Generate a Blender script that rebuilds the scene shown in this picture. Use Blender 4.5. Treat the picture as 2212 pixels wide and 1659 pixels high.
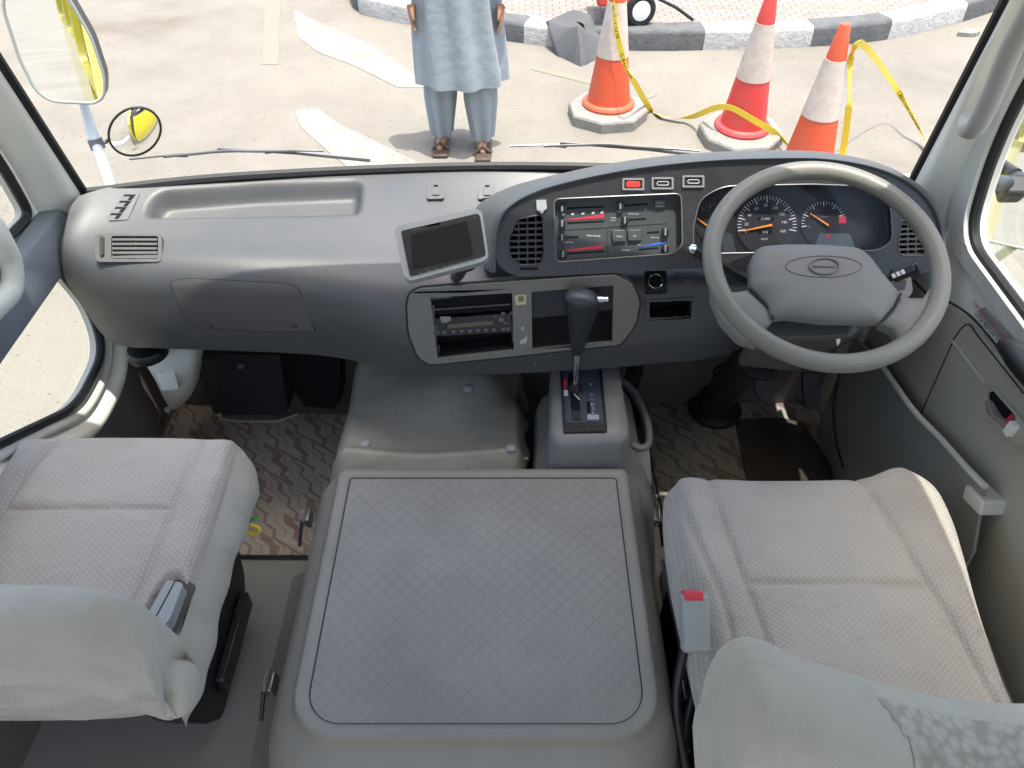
import bpy, bmesh, math, random
from mathutils import Vector, Matrix, geometry
from mathutils.bvhtree import BVHTree
R = math.radians
random.seed(7)
for o in list(bpy.data.objects): bpy.data.objects.remove(o, do_unlink=True)
SC = bpy.context.scene
COL = SC.collection

# ---------------------------------------------------------------- camera, sky, sun, exposure
CAM = Vector((0, 0, 2.32)); PITCH = R(43.5); FPX = 1716.0
cd = bpy.data.cameras.new('camera'); cd.sensor_width = 36; cd.lens = 36*FPX/2212
cd.clip_start = 0.02; cd.clip_end = 3000
cam = bpy.data.objects.new('camera', cd); COL.objects.link(cam)
cam.location = CAM; cam.rotation_euler = (math.pi/2-PITCH, 0, 0); SC.camera = cam
SUN_EL, SUN_AZ = R(82), R(108)          # azimuth measured from +y (ahead of the bus) towards +x
wd = bpy.data.worlds.new("World"); SC.world = wd; wd.use_nodes = True
nt = wd.node_tree; nt.nodes.clear()
sky = nt.nodes.new('ShaderNodeTexSky'); sky.sky_type = 'NISHITA'; sky.sun_disc = False
sky.sun_elevation = SUN_EL; sky.sun_rotation = SUN_AZ; sky.dust_density = 4.0; sky.air_density = 1.0; sky.ozone_density = 0.0
bg = nt.nodes.new('ShaderNodeBackground'); bg.inputs['Strength'].default_value = 0.15
wo = nt.nodes.new('ShaderNodeOutputWorld')
nt.links.new(sky.outputs[0], bg.inputs[0]); nt.links.new(bg.outputs[0], wo.inputs[0])
sl = bpy.data.lights.new('sun', 'SUN'); sl.energy = 2.0; sl.angle = R(0.5); sl.color = (1, .965, .9)
so = bpy.data.objects.new('sun', sl); COL.objects.link(so)
sd = Vector((math.sin(SUN_AZ)*math.cos(SUN_EL), math.cos(SUN_AZ)*math.cos(SUN_EL), math.sin(SUN_EL)))
so.rotation_euler = sd.to_track_quat('Z', 'Y').to_euler(); so.location = (6, -4, 14)
SC.view_settings.view_transform = 'Standard'; SC.view_settings.look = 'None'
SC.view_settings.gamma = 1; SC.view_settings.exposure = 1.95
SC.cycles.max_bounces = 12; SC.cycles.diffuse_bounces = 6; SC.cycles.transparent_max_bounces = 16

# ---------------------------------------------------------------- helpers
_s, _c = math.sin(PITCH), math.cos(PITCH)
def ray(px, py):
    u = (px-1106)/FPX; v = -(py-829.5)/FPX
    return Vector((u, _c+v*_s, -_s+v*_c))
def A(px, py, z=None, y=None, x=None):
    d = ray(px, py)
    k = (z-CAM.z)/d.z if z is not None else (y/d.y if y is not None else x/d.x)
    return CAM+d*k

ORG = {}
def tag(o, label=None, cat=None, group=None, kind=None):
    if label: o['label'] = label
    if cat: o['category'] = cat
    if group: o['group'] = group
    if kind: o['kind'] = kind
    return o
def thing(name, loc, label, cat, group=None):
    o = bpy.data.objects.new(name, None); COL.objects.link(o); o.location = loc
    o.empty_display_size = .05
    ORG[o.name] = Vector(loc)
    return tag(o, label, cat, group)

class MB:
    def __init__(s): s.v = []; s.f = []
    def add(s, v, f):
        n = len(s.v); s.v += [Vector(p) for p in v]; s.f += [tuple(i+n for i in q) for q in f]; return s
    def box(s, c, d, rot=None):
        x, y, z = d[0]/2, d[1]/2, d[2]/2
        P = [Vector((a, b, e)) for a in (-x, x) for b in (-y, y) for e in (-z, z)]
        if rot is not None: P = [rot @ p for p in P]
        P = [p+Vector(c) for p in P]
        return s.add(P, [(0, 1, 3, 2), (4, 6, 7, 5), (0, 4, 5, 1), (2, 3, 7, 6), (0, 2, 6, 4), (1, 5, 7, 3)])
    def tube(s, pts, r, n=10, cap=True, flat=None):
        pts = [Vector(p) for p in pts]; m = len(pts)
        rr = r if isinstance(r, (list, tuple)) else [r]*m
        V = []; up = None
        for i, p in enumerate(pts):
            t = (pts[min(i+1, m-1)]-pts[max(i-1, 0)]).normalized()
            if up is None:
                up = Vector((0, 0, 1)) if abs(t.z) < .9 else Vector((0, 1, 0))
            a = (up-t*up.dot(t)).normalized(); b = t.cross(a); up = a
            for k in range(n):
                q = 2*math.pi*k/n
                V.append(p+(a*math.cos(q)*(flat or 1)+b*math.sin(q))*rr[i])
        F = [(i*n+k, i*n+(k+1) % n, (i+1)*n+(k+1) % n, (i+1)*n+k) for i in range(m-1) for k in range(n)]
        if cap: F += [tuple(range(n))[::-1], tuple((m-1)*n+k for k in range(n))]
        return s.add(V, F)
    def ring(s, pts, r, n=8, flat=None):   # closed tube
        pts = [Vector(p) for p in pts]; m = len(pts)
        c = sum(pts, Vector())/m
        nrm = Vector()
        for i in range(m): nrm += (pts[i]-c).cross(pts[(i+1) % m]-c)
        nrm.normalize(); V = []
        for i, p in enumerate(pts):
            t = (pts[(i+1) % m]-pts[i-1]).normalized(); b = t.cross(nrm).normalized()
            for k in range(n):
                q = 2*math.pi*k/n
                V.append(p+(nrm*math.cos(q)*(flat or 1)+b*math.sin(q))*r)
        F = [(i*n+k, i*n+(k+1) % n, ((i+1) % m)*n+(k+1) % n, ((i+1) % m)*n+k) for i in range(m) for k in range(n)]
        return s.add(V, F)
    def lathe(s, c, prof, n=48, axis=None):
        m = len(prof); V = []
        for r, z in prof:
            for k in range(n):
                q = 2*math.pi*k/n; V.append(Vector((r*math.cos(q), r*math.sin(q), z)))
        if axis is not None:
            M = Vector(axis).to_track_quat('Z', 'Y').to_matrix(); V = [M @ p for p in V]
        V = [p+Vector(c) for p in V]
        F = [(i*n+k, i*n+(k+1) % n, (i+1)*n+(k+1) % n, (i+1)*n+k) for i in range(m-1) for k in range(n)]
        F += [tuple(range(n))[::-1], tuple((m-1)*n+k for k in range(n))]
        return s.add(V, F)
    def grid(s, rows, closed=False):
        n = len(rows[0]); V = [p for r in rows for p in r]; m = len(rows)
        F = []
        for i in range(m-1):
            for k in range(n if closed else n-1):
                F.append((i*n+k, i*n+(k+1) % n, (i+1)*n+(k+1) % n, (i+1)*n+k))
        return s.add(V, F)
    def prism(s, outline, d, holes=()):
        """outline: world points of one planar face; d: extrusion vector"""
        loops = [[Vector(p) for p in outline]]+[[Vector(p) for p in h] for h in holes]
        d = Vector(d)
        tri = geometry.tessellate_polygon(loops)
        flat = [p for l in loops for p in l]; n = len(flat)
        V = flat+[p+d for p in flat]
        F = [tuple(t) for t in tri]+[tuple(i+n for i in t[::-1]) for t in tri]
        o = 0
        for l in loops:
            m = len(l)
            F += [(o+i, o+(i+1) % m, o+(i+1) % m+n, o+i+n) for i in range(m)]
            o += m
        return s.add(V, F)
    def build(s, name, mat, parent=None, bevel=0, seg=2, sharp=38, flat=False, label=None, sub=0):
        me = bpy.data.meshes.new(name)
        og = ORG[parent.name] if parent else Vector((0, 0, 0))
        me.from_pydata([tuple(p-og) for p in s.v], [], s.f)
        bm = bmesh.new(); bm.from_mesh(me)
        bmesh.ops.remove_doubles(bm, verts=bm.verts, dist=1e-6)
        bmesh.ops.recalc_face_normals(bm, faces=bm.faces)
        bm.to_mesh(me); bm.free()
        me.materials.append(mat)
        if not flat:
            me.polygons.foreach_set('use_smooth', [True]*len(me.polygons))
            me.set_sharp_from_angle(angle=R(sharp))
        o = bpy.data.objects.new(name, me); COL.objects.link(o)
        ORG[o.name] = og
        if parent: o.parent = parent
        if bevel:
            b = o.modifiers.new('bevel', 'BEVEL'); b.width = bevel; b.segments = seg; b.limit_method = 'ANGLE'; b.angle_limit = R(35)
            b.harden_normals = False
        if sub:
            m = o.modifiers.new('sub', 'SUBSURF'); m.levels = sub; m.render_levels = sub
        if label: o['label'] = label
        return o

def children(o): return [c for c in COL.objects if c.parent == o]
def copy_tree(o, parent=None):
    c = o.copy(); COL.objects.link(c); c.parent = parent; ORG[c.name] = ORG.get(o.name, Vector())
    for ch in children(o): copy_tree(ch, c)
    return c
class Plane:
    def __init__(s, p, n, up=(0, 0, 1)):
        s.p = Vector(p); s.n = Vector(n).normalized()
        if s.n.dot(CAM-s.p) < 0: s.n = -s.n
        s.u = Vector((1, 0, 0)); s.u = (s.u-s.n*s.u.dot(s.n)).normalized()
        s.v = s.n.cross(s.u)
        if s.v.z < 0 and abs(s.v.z) > 1e-3: s.v = -s.v
    def q(s, px, py, off=0):
        d = ray(px, py); k = (s.p+s.n*off-CAM).dot(s.n)/d.dot(s.n)
        return CAM+d*k
    def pts(s, L, off=0):      # footprint fixed on the plane, then lifted along the normal
        return [s.q(a, b)+s.n*off for a, b in L]
def slab(mb, pl, L, o0, o1, holes=()):
    return mb.prism(pl.pts(L, o1), pl.n*(o0-o1), [pl.pts(h, o1) for h in holes])
def rq(c, r, n=5):
    """rounded polygon through px corners"""
    out = []; m = len(c); c = [Vector(p).to_2d() if len(p) > 2 else Vector(p) for p in c]
    rr = r if isinstance(r, (list, tuple)) else [r]*m
    for i in range(m):
        a, b, d = c[i-1], c[i], c[(i+1) % m]
        ra = min(rr[i], (a-b).length*.49, (d-b).length*.49)
        if ra < 1e-4: out.append(tuple(b)); continue
        p, q = b+(a-b).normalized()*ra, b+(d-b).normalized()*ra
        for k in range(n+1):
            t = k/n; w = p*(1-t)**2+b*2*t*(1-t)+q*t*t; out.append(tuple(w))
    return out
def rr4(x0, y0, x1, y1, r, n=5): return rq([(x0, y0), (x1, y0), (x1, y1), (x0, y1)], r, n)
def cat(P, n=8, closed=False):
    P = [Vector(p) for p in P]; m = len(P); out = []
    for i in range(m if closed else m-1):
        g = (lambda j: P[j % m]) if closed else (lambda j: P[max(0, min(m-1, j))])
        p0, p1, p2, p3 = g(i-1), g(i), g(i+1), g(i+2)
        for k in range(n):
            t = k/n
            out.append(.5*((2*p1)+(p2-p0)*t+(2*p0-5*p1+4*p2-p3)*t*t+(3*p1-p0-3*p2+p3)*t**3))
    if not closed: out.append(P[-1])
    return out
def sstep(a, b, x):
    t = max(0., min(1., (x-a)/(b-a))); return t*t*(3-2*t)
def seg_d(p, a, b):
    ab = b-a; t = max(0, min(1, (p-a).dot(ab)/max(1e-12, ab.length_squared))); return (p-a-ab*t).length
def line_d(p, L): return min(seg_d(p, L[i], L[i+1]) for i in range(len(L)-1))
def inside(x, y, poly):
    c = False; n = len(poly); j = n-1
    for i in range(n):
        xi, yi = poly[i][0], poly[i][1]; xj, yj = poly[j][0], poly[j][1]
        if (yi > y) != (yj > y) and x < (xj-xi)*(y-yi)/(yj-yi)+xi: c = not c
        j = i
    return c

def offs(L, d):
    P = [Vector(p) for p in L]; c = sum(P, Vector((0, 0)))/len(P); out = []
    m = len(P)
    for i in range(m):
        t = (P[(i+1) % m]-P[i-1]); t = t.normalized() if t.length > 1e-9 else Vector((1, 0)); nn = Vector((t.y, -t.x))
        if nn.dot(P[i]-c) < 0: nn = -nn
        out.append(P[i]+nn*d)
    return out
def text_mb(mb, s, pos, right, up, size, off=0):
    cu = bpy.data.curves.new('t', 'FONT'); cu.body = s; cu.size = size; cu.align_x = 'CENTER'; cu.align_y = 'CENTER'; cu.resolution_u = 2
    ob = bpy.data.objects.new('t', cu); COL.objects.link(ob)
    bpy.context.view_layer.update()
    me = bpy.data.meshes.new_from_object(ob.evaluated_get(bpy.context.evaluated_depsgraph_get()))
    r = Vector(right).normalized(); u = Vector(up).normalized(); n = r.cross(u)
    mb.add([Vector(pos)+r*v.co.x+u*v.co.y+n*off for v in me.vertices], [tuple(p.vertices) for p in me.polygons])
    bpy.data.objects.remove(ob); bpy.data.meshes.remove(me); bpy.data.curves.remove(cu)
def text_px(mb, pl, s, px, py, h, off=.0012, ang=0, dpx=None):
    """text centred at a photo pixel on the plane, cap height h px"""
    p = pl.q(px, py); k = (p-CAM).length
    r = (pl.q(px+5, py+5*math.tan(R(ang)))-p).normalized(); u = pl.n.cross(r)
    zc = (p-CAM).dot(Vector((0, _c, -_s)))
    text_mb(mb, s, p+pl.n*off, r, u, h*zc/FPX*1.45)

# ---------------------------------------------------------------- materials
def mat(name, col, rough=.5, spec=.5, metal=0, bump=None, var=None, coat=0, emit=None, sheen=0, alpha=None):
    m = bpy.data.materials.new(name); m.use_nodes = True; t = m.node_tree; b = t.nodes['Principled BSDF']
    b.inputs['Base Color'].default_value = (*col, 1); b.inputs['Roughness'].default_value = rough
    b.inputs['Specular IOR Level'].default_value = spec; b.inputs['Metallic'].default_value = metal
    b.inputs['Coat Weight'].default_value = coat
    if sheen: b.inputs['Sheen Weight'].default_value = sheen
    if emit: b.inputs['Emission Color'].default_value = (*emit[:3], 1); b.inputs['Emission Strength'].default_value = emit[3]
    tc = t.nodes.new('ShaderNodeTexCoord')
    if var:   # (scale, amount, second colour)
        n = t.nodes.new('ShaderNodeTexNoise'); n.inputs['Scale'].default_value = var[0]; n.inputs['Detail'].default_value = 6
        n.inputs['Roughness'].default_value = .65
        r = t.nodes.new('ShaderNodeValToRGB'); r.color_ramp.elements[0].position = .35; r.color_ramp.elements[1].position = .75
        r.color_ramp.elements[0].color = (*col, 1)
        r.color_ramp.elements[1].color = (*[a*(1-var[1])+c*var[1] for a, c in zip(col, var[2])], 1)
        t.links.new(tc.outputs['Object'], n.inputs['Vector']); t.links.new(n.outputs['Fac'], r.inputs[0]); t.links.new(r.outputs[0], b.inputs['Base Color'])
        q = t.nodes.new('ShaderNodeMapRange'); q.inputs['To Min'].default_value = max(.03, rough-.1); q.inputs['To Max'].default_value = min(1, rough+.12)
        t.links.new(n.outputs['Fac'], q.inputs[0]); t.links.new(q.outputs[0], b.inputs['Roughness'])
    if bump:  # (scale, strength, distance)
        n = t.nodes.new('ShaderNodeTexNoise'); n.inputs['Scale'].default_value = bump[0]; n.inputs['Detail'].default_value = 4
        k = t.nodes.new('ShaderNodeBump'); k.inputs['Strength'].default_value = bump[1]; k.inputs['Distance'].default_value = bump[2]
        t.links.new(tc.outputs['Object'], n.inputs['Vector']); t.links.new(n.outputs['Fac'], k.inputs['Height']); t.links.new(k.outputs[0], b.inputs['Normal'])
    return m
class NT:
    """tiny node-building helper"""
    def __init__(s, m): s.t = m.node_tree; s.b = s.t.nodes['Principled BSDF']; s.tc = s.t.nodes.new('ShaderNodeTexCoord')
    def lk(s, a, b): s.t.links.new(a, b)
    def val(s, x, i):
        if isinstance(x, (int, float)): i.default_value = x
        elif isinstance(x, tuple): i.default_value = x if len(x) == len(i.default_value) else (*x, 1)
        else: s.lk(x, i)
    def m(s, op, a, b=0., c=None):
        n = s.t.nodes.new('ShaderNodeMath'); n.operation = op; s.val(a, n.inputs[0]); s.val(b, n.inputs[1])
        if c is not None: s.val(c, n.inputs[2])
        return n.outputs[0]
    def sep(s, v):
        n = s.t.nodes.new('ShaderNodeSeparateXYZ'); s.lk(v, n.inputs[0]); return n.outputs
    def noise(s, sc, det=4, rough=.6, v=None, dist=0):
        n = s.t.nodes.new('ShaderNodeTexNoise'); n.inputs['Scale'].default_value = sc; n.inputs['Detail'].default_value = det
        n.inputs['Roughness'].default_value = rough; n.inputs['Distortion'].default_value = dist
        s.lk(v or s.tc.outputs['Object'], n.inputs['Vector']); return n.outputs['Fac']
    def vor(s, sc, v=None, feat='F1'):
        n = s.t.nodes.new('ShaderNodeTexVoronoi'); n.feature = feat; n.inputs['Scale'].default_value = sc
        s.lk(v or s.tc.outputs['Object'], n.inputs['Vector']); return n.outputs['Distance']
    def scale(s, v, k):
        n = s.t.nodes.new('ShaderNodeMapping'); n.inputs['Scale'].default_value = k; s.lk(v, n.inputs['Vector']); return n.outputs[0]
    def mix(s, f, a, b):
        n = s.t.nodes.new('ShaderNodeMix'); n.data_type = 'RGBA'; s.val(f, n.inputs[0]); s.val(a, n.inputs[6]); s.val(b, n.inputs[7]); return n.outputs[2]
    def ramp(s, f, a, b):
        n = s.t.nodes.new('ShaderNodeMapRange'); n.inputs['From Min'].default_value = a; n.inputs['From Max'].default_value = b; s.lk(f, n.inputs[0]); return n.outputs[0]
    def bump(s, h, st, d):
        n = s.t.nodes.new('ShaderNodeBump'); n.inputs['Strength'].default_value = st; n.inputs['Distance'].default_value = d; s.lk(h, n.inputs['Height']); s.lk(n.outputs[0], s.b.inputs['Normal'])
        return n

DASH = mat('dash_plastic', (.060, .063, .067), .44, .55, bump=(650, .5, .0008), var=(4, .5, (.088, .083, .075)))
DASHLO = mat('lower_plastic', (.074, .071, .069), .5, .4, bump=(650, .5, .0008), var=(5, .4, (.115, .104, .092)))
BEZEL = mat('black_bezel', (.018, .018, .02), .38, .5, bump=(800, .15, .0004), var=(20, .4, (.04, .038, .038)))
BLACK = mat('black_plastic', (.012, .012, .013), .42, .5)
MATTE = mat('matte_black', (.006, .006, .007), .8, .2)
PEDR = mat('pedal_rubber', (.045, .046, .05), .5, .5, bump=(300, .3, .0008))
RUBBER = mat('black_rubber', (.014, .014, .015), .55, .4, bump=(300, .2, .0006))
CREAM = mat('cream_paint', (.78, .76, .68), .55, .5, var=(4, .3, (.42, .41, .36)), bump=(60, .08, .001))
CREAMT = mat('cream_trim', (.56, .55, .50), .5, .4, var=(9, .35, (.36, .34, .29)), bump=(700, .2, .0005))
WHEELM = mat('wheel_grip', (.168, .16, .135), .40, .5, bump=(500, .6, .0009), var=(14, .6, (.195, .18, .15)))
HUBM = mat('hub_plastic', (.155, .15, .138), .5, .45, bump=(800, .5, .0006), var=(9, .4, (.17, .16, .145)))
COVERM = mat('cover_plastic', (.225, .212, .183), .5, .45, bump=(700, .25, .0006), var=(5, .4, (.145, .14, .13)))
CONSM = mat('console_plastic', (.185, .183, .175), .42, .5, bump=(900, .2, .0005), var=(9, .3, (.12, .125, .13)))
VINYL = mat('soft_vinyl', (.33, .31, .27), .42, .5, bump=(22, .6, .008), var=(7, .5, (.15, .142, .125)))
FLOORM = mat('floor_vinyl', (.21, .205, .185), .5, .45, bump=(500, .5, .001), var=(3, .5, (.165, .158, .142)))
GREYPL = mat('grey_plastic', (.32, .33, .33), .45, .5, bump=(700, .2, .0004))
DOORM = mat('door_card', (.37, .35, .29), .55, .4, bump=(600, .35, .0008), var=(3, .35, (.26, .24, .195)))
KICKM = mat('kick_panel', (.20, .17, .155), .5, .4, bump=(600, .2, .0006), var=(5, .3, (.07, .07, .07)))
CHROME = mat('chrome', (.75, .76, .78), .15, .5, metal=1)
STEEL = mat('dull_steel', (.4, .4, .4), .4, .5, metal=1, var=(60, .5, (.25, .2, .15)))
SILVER = mat('silver_plastic', (.42, .43, .43), .35, .5, metal=.3)
NAVY = mat('dark_fabric', (.012, .014, .02), .7, .3, bump=(300, .4, .001))
SCREEN = mat('display_glass', (.012, .012, .016), .12, .5)
WHITEP = mat('white_print', (.62, .63, .65), .6, .3)
DIMP = mat('dim_print', (.22, .23, .24), .6, .3)
REDP = mat('red_print', (.45, .03, .05), .5, .4)
BLUEP = mat('blue_print', (.03, .14, .5), .5, .4)
ORANGEP = mat('orange_needle', (.85, .28, .03), .4, .4)
YELP = mat('yellow_print', (.42, .38, .2), .5, .4)
TEALP = mat('teal_print', (.05, .35, .38), .5, .4)
REDLIT = mat('lit_red_lens', (.6, .01, .01), .3, .5, emit=(1, .03, .02, .55))
REDB = mat('red_button', (.65, .05, .08), .35, .5)
TANKM = mat('tank_plastic', (.78, .77, .70), .4, .5, bump=(30, .2, .002), var=(8, .4, (.48, .46, .4)))
YELLOW = mat('yellow_paint', (.66, .53, .02), .3, .6, coat=.5)
TRIMGR = mat('exterior_grey', (.3, .3, .3), .4, .5)
MIRROR = mat('mirror_glass', (.93, .95, .95), .015, .5, metal=1)
POLE = mat('painted_pole', (.5, .56, .62), .35, .5, var=(30, .4, (.35, .36, .38)))
ORANGE = mat('cone_orange', (.56, .07, .022), .5, .5, var=(14, .6, (.40, .10, .06)), bump=(40, .3, .002))
REDC = mat('cone_red', (.58, .04, .038), .5, .5, var=(14, .6, (.38, .09, .07)), bump=(40, .3, .002))
REFL = mat('cone_reflective_band', (.52, .45, .39), .5, .5, var=(16, .7, (.33, .27, .22)), bump=(30, .4, .003))
CONEBASE = mat('cone_rubber_base', (.23, .22, .20), .75, .3, var=(14, .6, (.13, .125, .11)), bump=(60, .6, .006))
TAPE = mat('yellow_tape', (.70, .53, .04), .4, .5)
KWHITE = mat('kerb_white', (.42, .41, .39), .8, .2, bump=(25, .8, .012), var=(9, .8, (.27, .26, .24)))
KBLACK = mat('kerb_black', (.085, .087, .09), .8, .2, bump=(25, .6, .01), var=(9, .5, (.17, .17, .165)))
MATR = mat('folded_rubber', (.07, .072, .076), .7, .3, bump=(50, .6, .004), var=(10, .4, (.12, .12, .12)))
REDCART = mat('red_enamel', (.6, .06, .04), .4, .5, var=(30, .3, (.4, .1, .08)))
GREENP = mat('green_plastic', (.02, .3, .08), .4, .5)
YELPL = mat('yellow_plastic', (.85, .65, .03), .4, .5)
SKIN = mat('skin', (.3, .16, .09), .5, .4)
CLOTH = mat('blue_grey_cotton', (.23, .26, .285), .85, .2, bump=(9, .5, .02), var=(8, .3, (.19, .22, .24)), sheen=.2)
SANDAL = mat('sandal_leather', (.06, .04, .03), .6, .4)

def fabric(name, col, stain, pit, rib=True):
    m = mat(name, col, .9, .15, sheen=.35); n = NT(m); v = n.tc.outputs['Object']
    x, y, z = n.sep(v)
    st = n.ramp(n.noise(3.2, 5, .6), .42, .78); sp = n.ramp(n.noise(14, 5, .7), .5, .8)
    # woven dashes: rows along y, staggered
    u = n.m('MULTIPLY', x, 1/pit); row = n.m('FLOOR', u)
    fx = n.m('ABSOLUTE', n.m('SUBTRACT', n.m('FRACT', u), .5))
    w = n.m('ADD', n.m('MULTIPLY', y, 1/(pit*1.6)), n.m('MULTIPLY', row, .5))
    fy = n.m('ABSOLUTE', n.m('SUBTRACT', n.m('FRACT', w), .5))
    d = n.m('MULTIPLY', n.m('LESS_THAN', fx, .27), n.m('LESS_THAN', fy, .3))
    rowl = n.m('LESS_THAN', fx, .3)
    a = n.mix(st, col, stain); a = n.mix(n.m('MULTIPLY', sp, .35), a, tuple(q*.75 for q in col))
    if rib:
        a = n.mix(n.m('MULTIPLY', d, .3), a, tuple(min(1, q*1.55) for q in col))
    n.lk(a, n.b.inputs['Base Color'])
    f = n.noise(700, 2)
    w1 = n.noise(9, 3, .5, n.scale(v, (1, 1.6, 1)), .6)
    h = n.m('ADD', n.m('ADD', n.m('MULTIPLY', d if rib else f, .0005), n.m('MULTIPLY', f, .0006)), n.m('MULTIPLY', w1, .011))
    n.bump(h, 1., 1.)
    return m
SEATF = fabric('seat_fabric', (.41, .375, .335), (.31, .265, .225), .0062)
SEATD = fabric('driver_seat_fabric', (.395, .365, .325), (.31, .275, .235), .0055)
SEATS = fabric('seat_side_fabric', (.45, .425, .37), (.33, .29, .235), .006, rib=False)
SEATB = fabric('seat_back_cover', (.47, .44, .38), (.34, .295, .235), .006, rib=False)

PEBB = mat('pebbled_fabric', (.36, .33, .28), .9, .15, sheen=.3); n = NT(PEBB)
pv = n.ramp(n.vor(95), .25, .75); n.lk(n.mix(pv, (.43, .41, .36), (.31, .285, .24)), n.b.inputs['Base Color']); n.bump(pv, -.6, .003)

def glass_mat(name, tint, fr):
    m = bpy.data.materials.new(name); m.use_nodes = True; t = m.node_tree; t.nodes.clear()
    o = t.nodes.new('ShaderNodeOutputMaterial'); mx = t.nodes.new('ShaderNodeMixShader'); tr = t.nodes.new('ShaderNodeBsdfTransparent')
    gl = t.nodes.new('ShaderNodeBsdfGlossy'); gl.inputs['Roughness'].default_value = .01
    tr.inputs[0].default_value = (*tint, 1); fn = t.nodes.new('ShaderNodeFresnel'); fn.inputs[0].default_value = fr
    ge = t.nodes.new('ShaderNodeNewGeometry'); mm = t.nodes.new('ShaderNodeMath'); mm.operation = 'SUBTRACT'; mm.inputs[0].default_value = 1; m2 = t.nodes.new('ShaderNodeMath'); m2.operation = 'MULTIPLY'
    t.links.new(ge.outputs['Backfacing'], mm.inputs[1]); t.links.new(fn.outputs[0], m2.inputs[0]); t.links.new(mm.outputs[0], m2.inputs[1]); t.links.new(m2.outputs[0], mx.inputs[0]); t.links.new(tr.outputs[0], mx.inputs[1]); t.links.new(gl.outputs[0], mx.inputs[2]); t.links.new(mx.outputs[0], o.inputs[0])
    return m
GLASS = glass_mat('window_glass', (.93, .95, .93), 1.3)
TINT = glass_mat('tinted_glass', (.45, .5, .5), 1.45)
LENS = glass_mat('cluster_lens', (.9, .9, .92), 1.25)

# embossed diamond mat on the engine cover
LIDMAT = mat('embossed_mat', (.20, .208, .212), .42, .5); n = NT(LIDMAT); v = n.tc.outputs['Object']; x, y, z = n.sep(v)
P_ = .0288
a = n.m('MULTIPLY', n.m('ADD', x, y), 1/P_); b = n.m('MULTIPLY', n.m('SUBTRACT', x, y), 1/P_)
fa = n.m('ABSOLUTE', n.m('SUBTRACT', n.m('FRACT', a), .5)); fb = n.m('ABSOLUTE', n.m('SUBTRACT', n.m('FRACT', b), .5))
mx = n.m('POWER', n.m('ADD', n.m('POWER', fa, 5), n.m('POWER', fb, 5)), .2)
hh = n.ramp(mx, .47, .36)
ns = n.ramp(n.noise(5, 5), .35, .75); n2 = n.ramp(n.noise(2.2, 3), .4, .7)
cc = n.mix(ns, (.215, .204, .18), (.17, .16, .138)); cc = n.mix(n.m('MULTIPLY', n2, .5), cc, (.232, .222, .2))
groove = n.m('MULTIPLY', n.m('MULTIPLY', n.m('SUBTRACT', 1., hh), .27), n.m('ADD', .45, n.m('MULTIPLY', ns, .8)))
cc = n.mix(groove, cc, (.14, .142, .142)); n.lk(cc, n.b.inputs['Base Color'])
n.bump(n.m('ADD', n.m('MULTIPLY', hh, .0005), n.m('MULTIPLY', n.noise(900, 2), .0003)), .8, 1.)
n.lk(n.m('ADD', n.m('MULTIPLY', ns, .15), .38), n.b.inputs['Roughness'])

# carpet with slanted brown zigzag streaks
def carpet(name, base, brown, k=1.0):
    m = mat(name, base, .95, .1, sheen=.2); n = NT(m); v = n.tc.outputs['Object']; x, y, z = n.sep(v)
    wob = n.m('ADD', n.m('MULTIPLY', n.m('ABSOLUTE', n.m('SUBTRACT', n.m('FRACT', n.m('MULTIPLY', y, 20*k)), .5)), .6), n.m('ADD', n.m('MULTIPLY', n.noise(70, 3), .3), n.m('MULTIPLY', n.noise(7, 2), .3)))
    u = n.m('MULTIPLY', n.m('ADD', x, n.m('MULTIPLY', y, .42)), 15*k)      # across the streaks
    w = n.m('MULTIPLY', y, 8.5*k)
    row = n.m('FLOOR', n.m('ADD', w, n.m('MULTIPLY', u, .5)))
    saw = n.m('FRACT', n.m('ADD', w, n.m('MULTIPLY', u, .5)))
    uu = n.m('ADD', n.m('ADD', u, n.m('MULTIPLY', saw, .55)), wob)
    fu = n.m('FRACT', uu); par = n.m('FRACT', n.m('MULTIPLY', n.m('ADD', n.m('FLOOR', uu), row), .5))
    thick = n.m('ADD', .17, n.m('MULTIPLY', n.m('GREATER_THAN', par, .25), n.m('MULTIPLY', saw, .34)))
    c1 = n.m('LESS_THAN', fu, thick)
    c2 = n.m('MULTIPLY', n.m('LESS_THAN', saw, .09), n.m('LESS_THAN', par, .25))
    c3 = n.m('MULTIPLY', n.m('LESS_THAN', n.m('ABSOLUTE', n.m('SUBTRACT', fu, .62)), .05), n.m('GREATER_THAN', saw, .35))
    c = n.m('MAXIMUM', n.m('MAXIMUM', c1, c2), n.m('MULTIPLY', c3, .6))
    f = n.noise(350, 3, .7); g = n.ramp(n.noise(6, 4), .4, .75)
    cc = n.mix(n.m('MULTIPLY', c, n.m('ADD', .35, n.m('MULTIPLY', n.noise(25, 4), .75))), base, brown); cc = n.mix(n.m('MULTIPLY', g, .35), cc, (.06, .05, .045))
    cc = n.mix(n.m('MULTIPLY', f, .5), cc, tuple(q*.45 for q in base)); n.lk(cc, n.b.inputs['Base Color'])
    n.bump(f, .8, .003); return m
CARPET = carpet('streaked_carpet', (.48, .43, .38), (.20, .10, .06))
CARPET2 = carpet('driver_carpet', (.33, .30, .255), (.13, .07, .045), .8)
PADM = mat('ribbed_heel_pad', (.06, .048, .042), .85, .2); n = NT(PADM); x, y, z = n.sep(n.tc.outputs['Object'])
rb = n.m('SINE', n.m('MULTIPLY', n.m('ADD', x, n.m('MULTIPLY', y, .2)), 900)); rc = n.m('SINE', n.m('MULTIPLY', y, 700))
n.lk(n.mix(n.m('MULTIPLY', n.m('GREATER_THAN', n.m('MULTIPLY', rb, rc), .2), .5), (.07, .055, .048), (.03, .024, .02)), n.b.inputs['Base Color'])
n.bump(rb, .6, .002)

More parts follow.
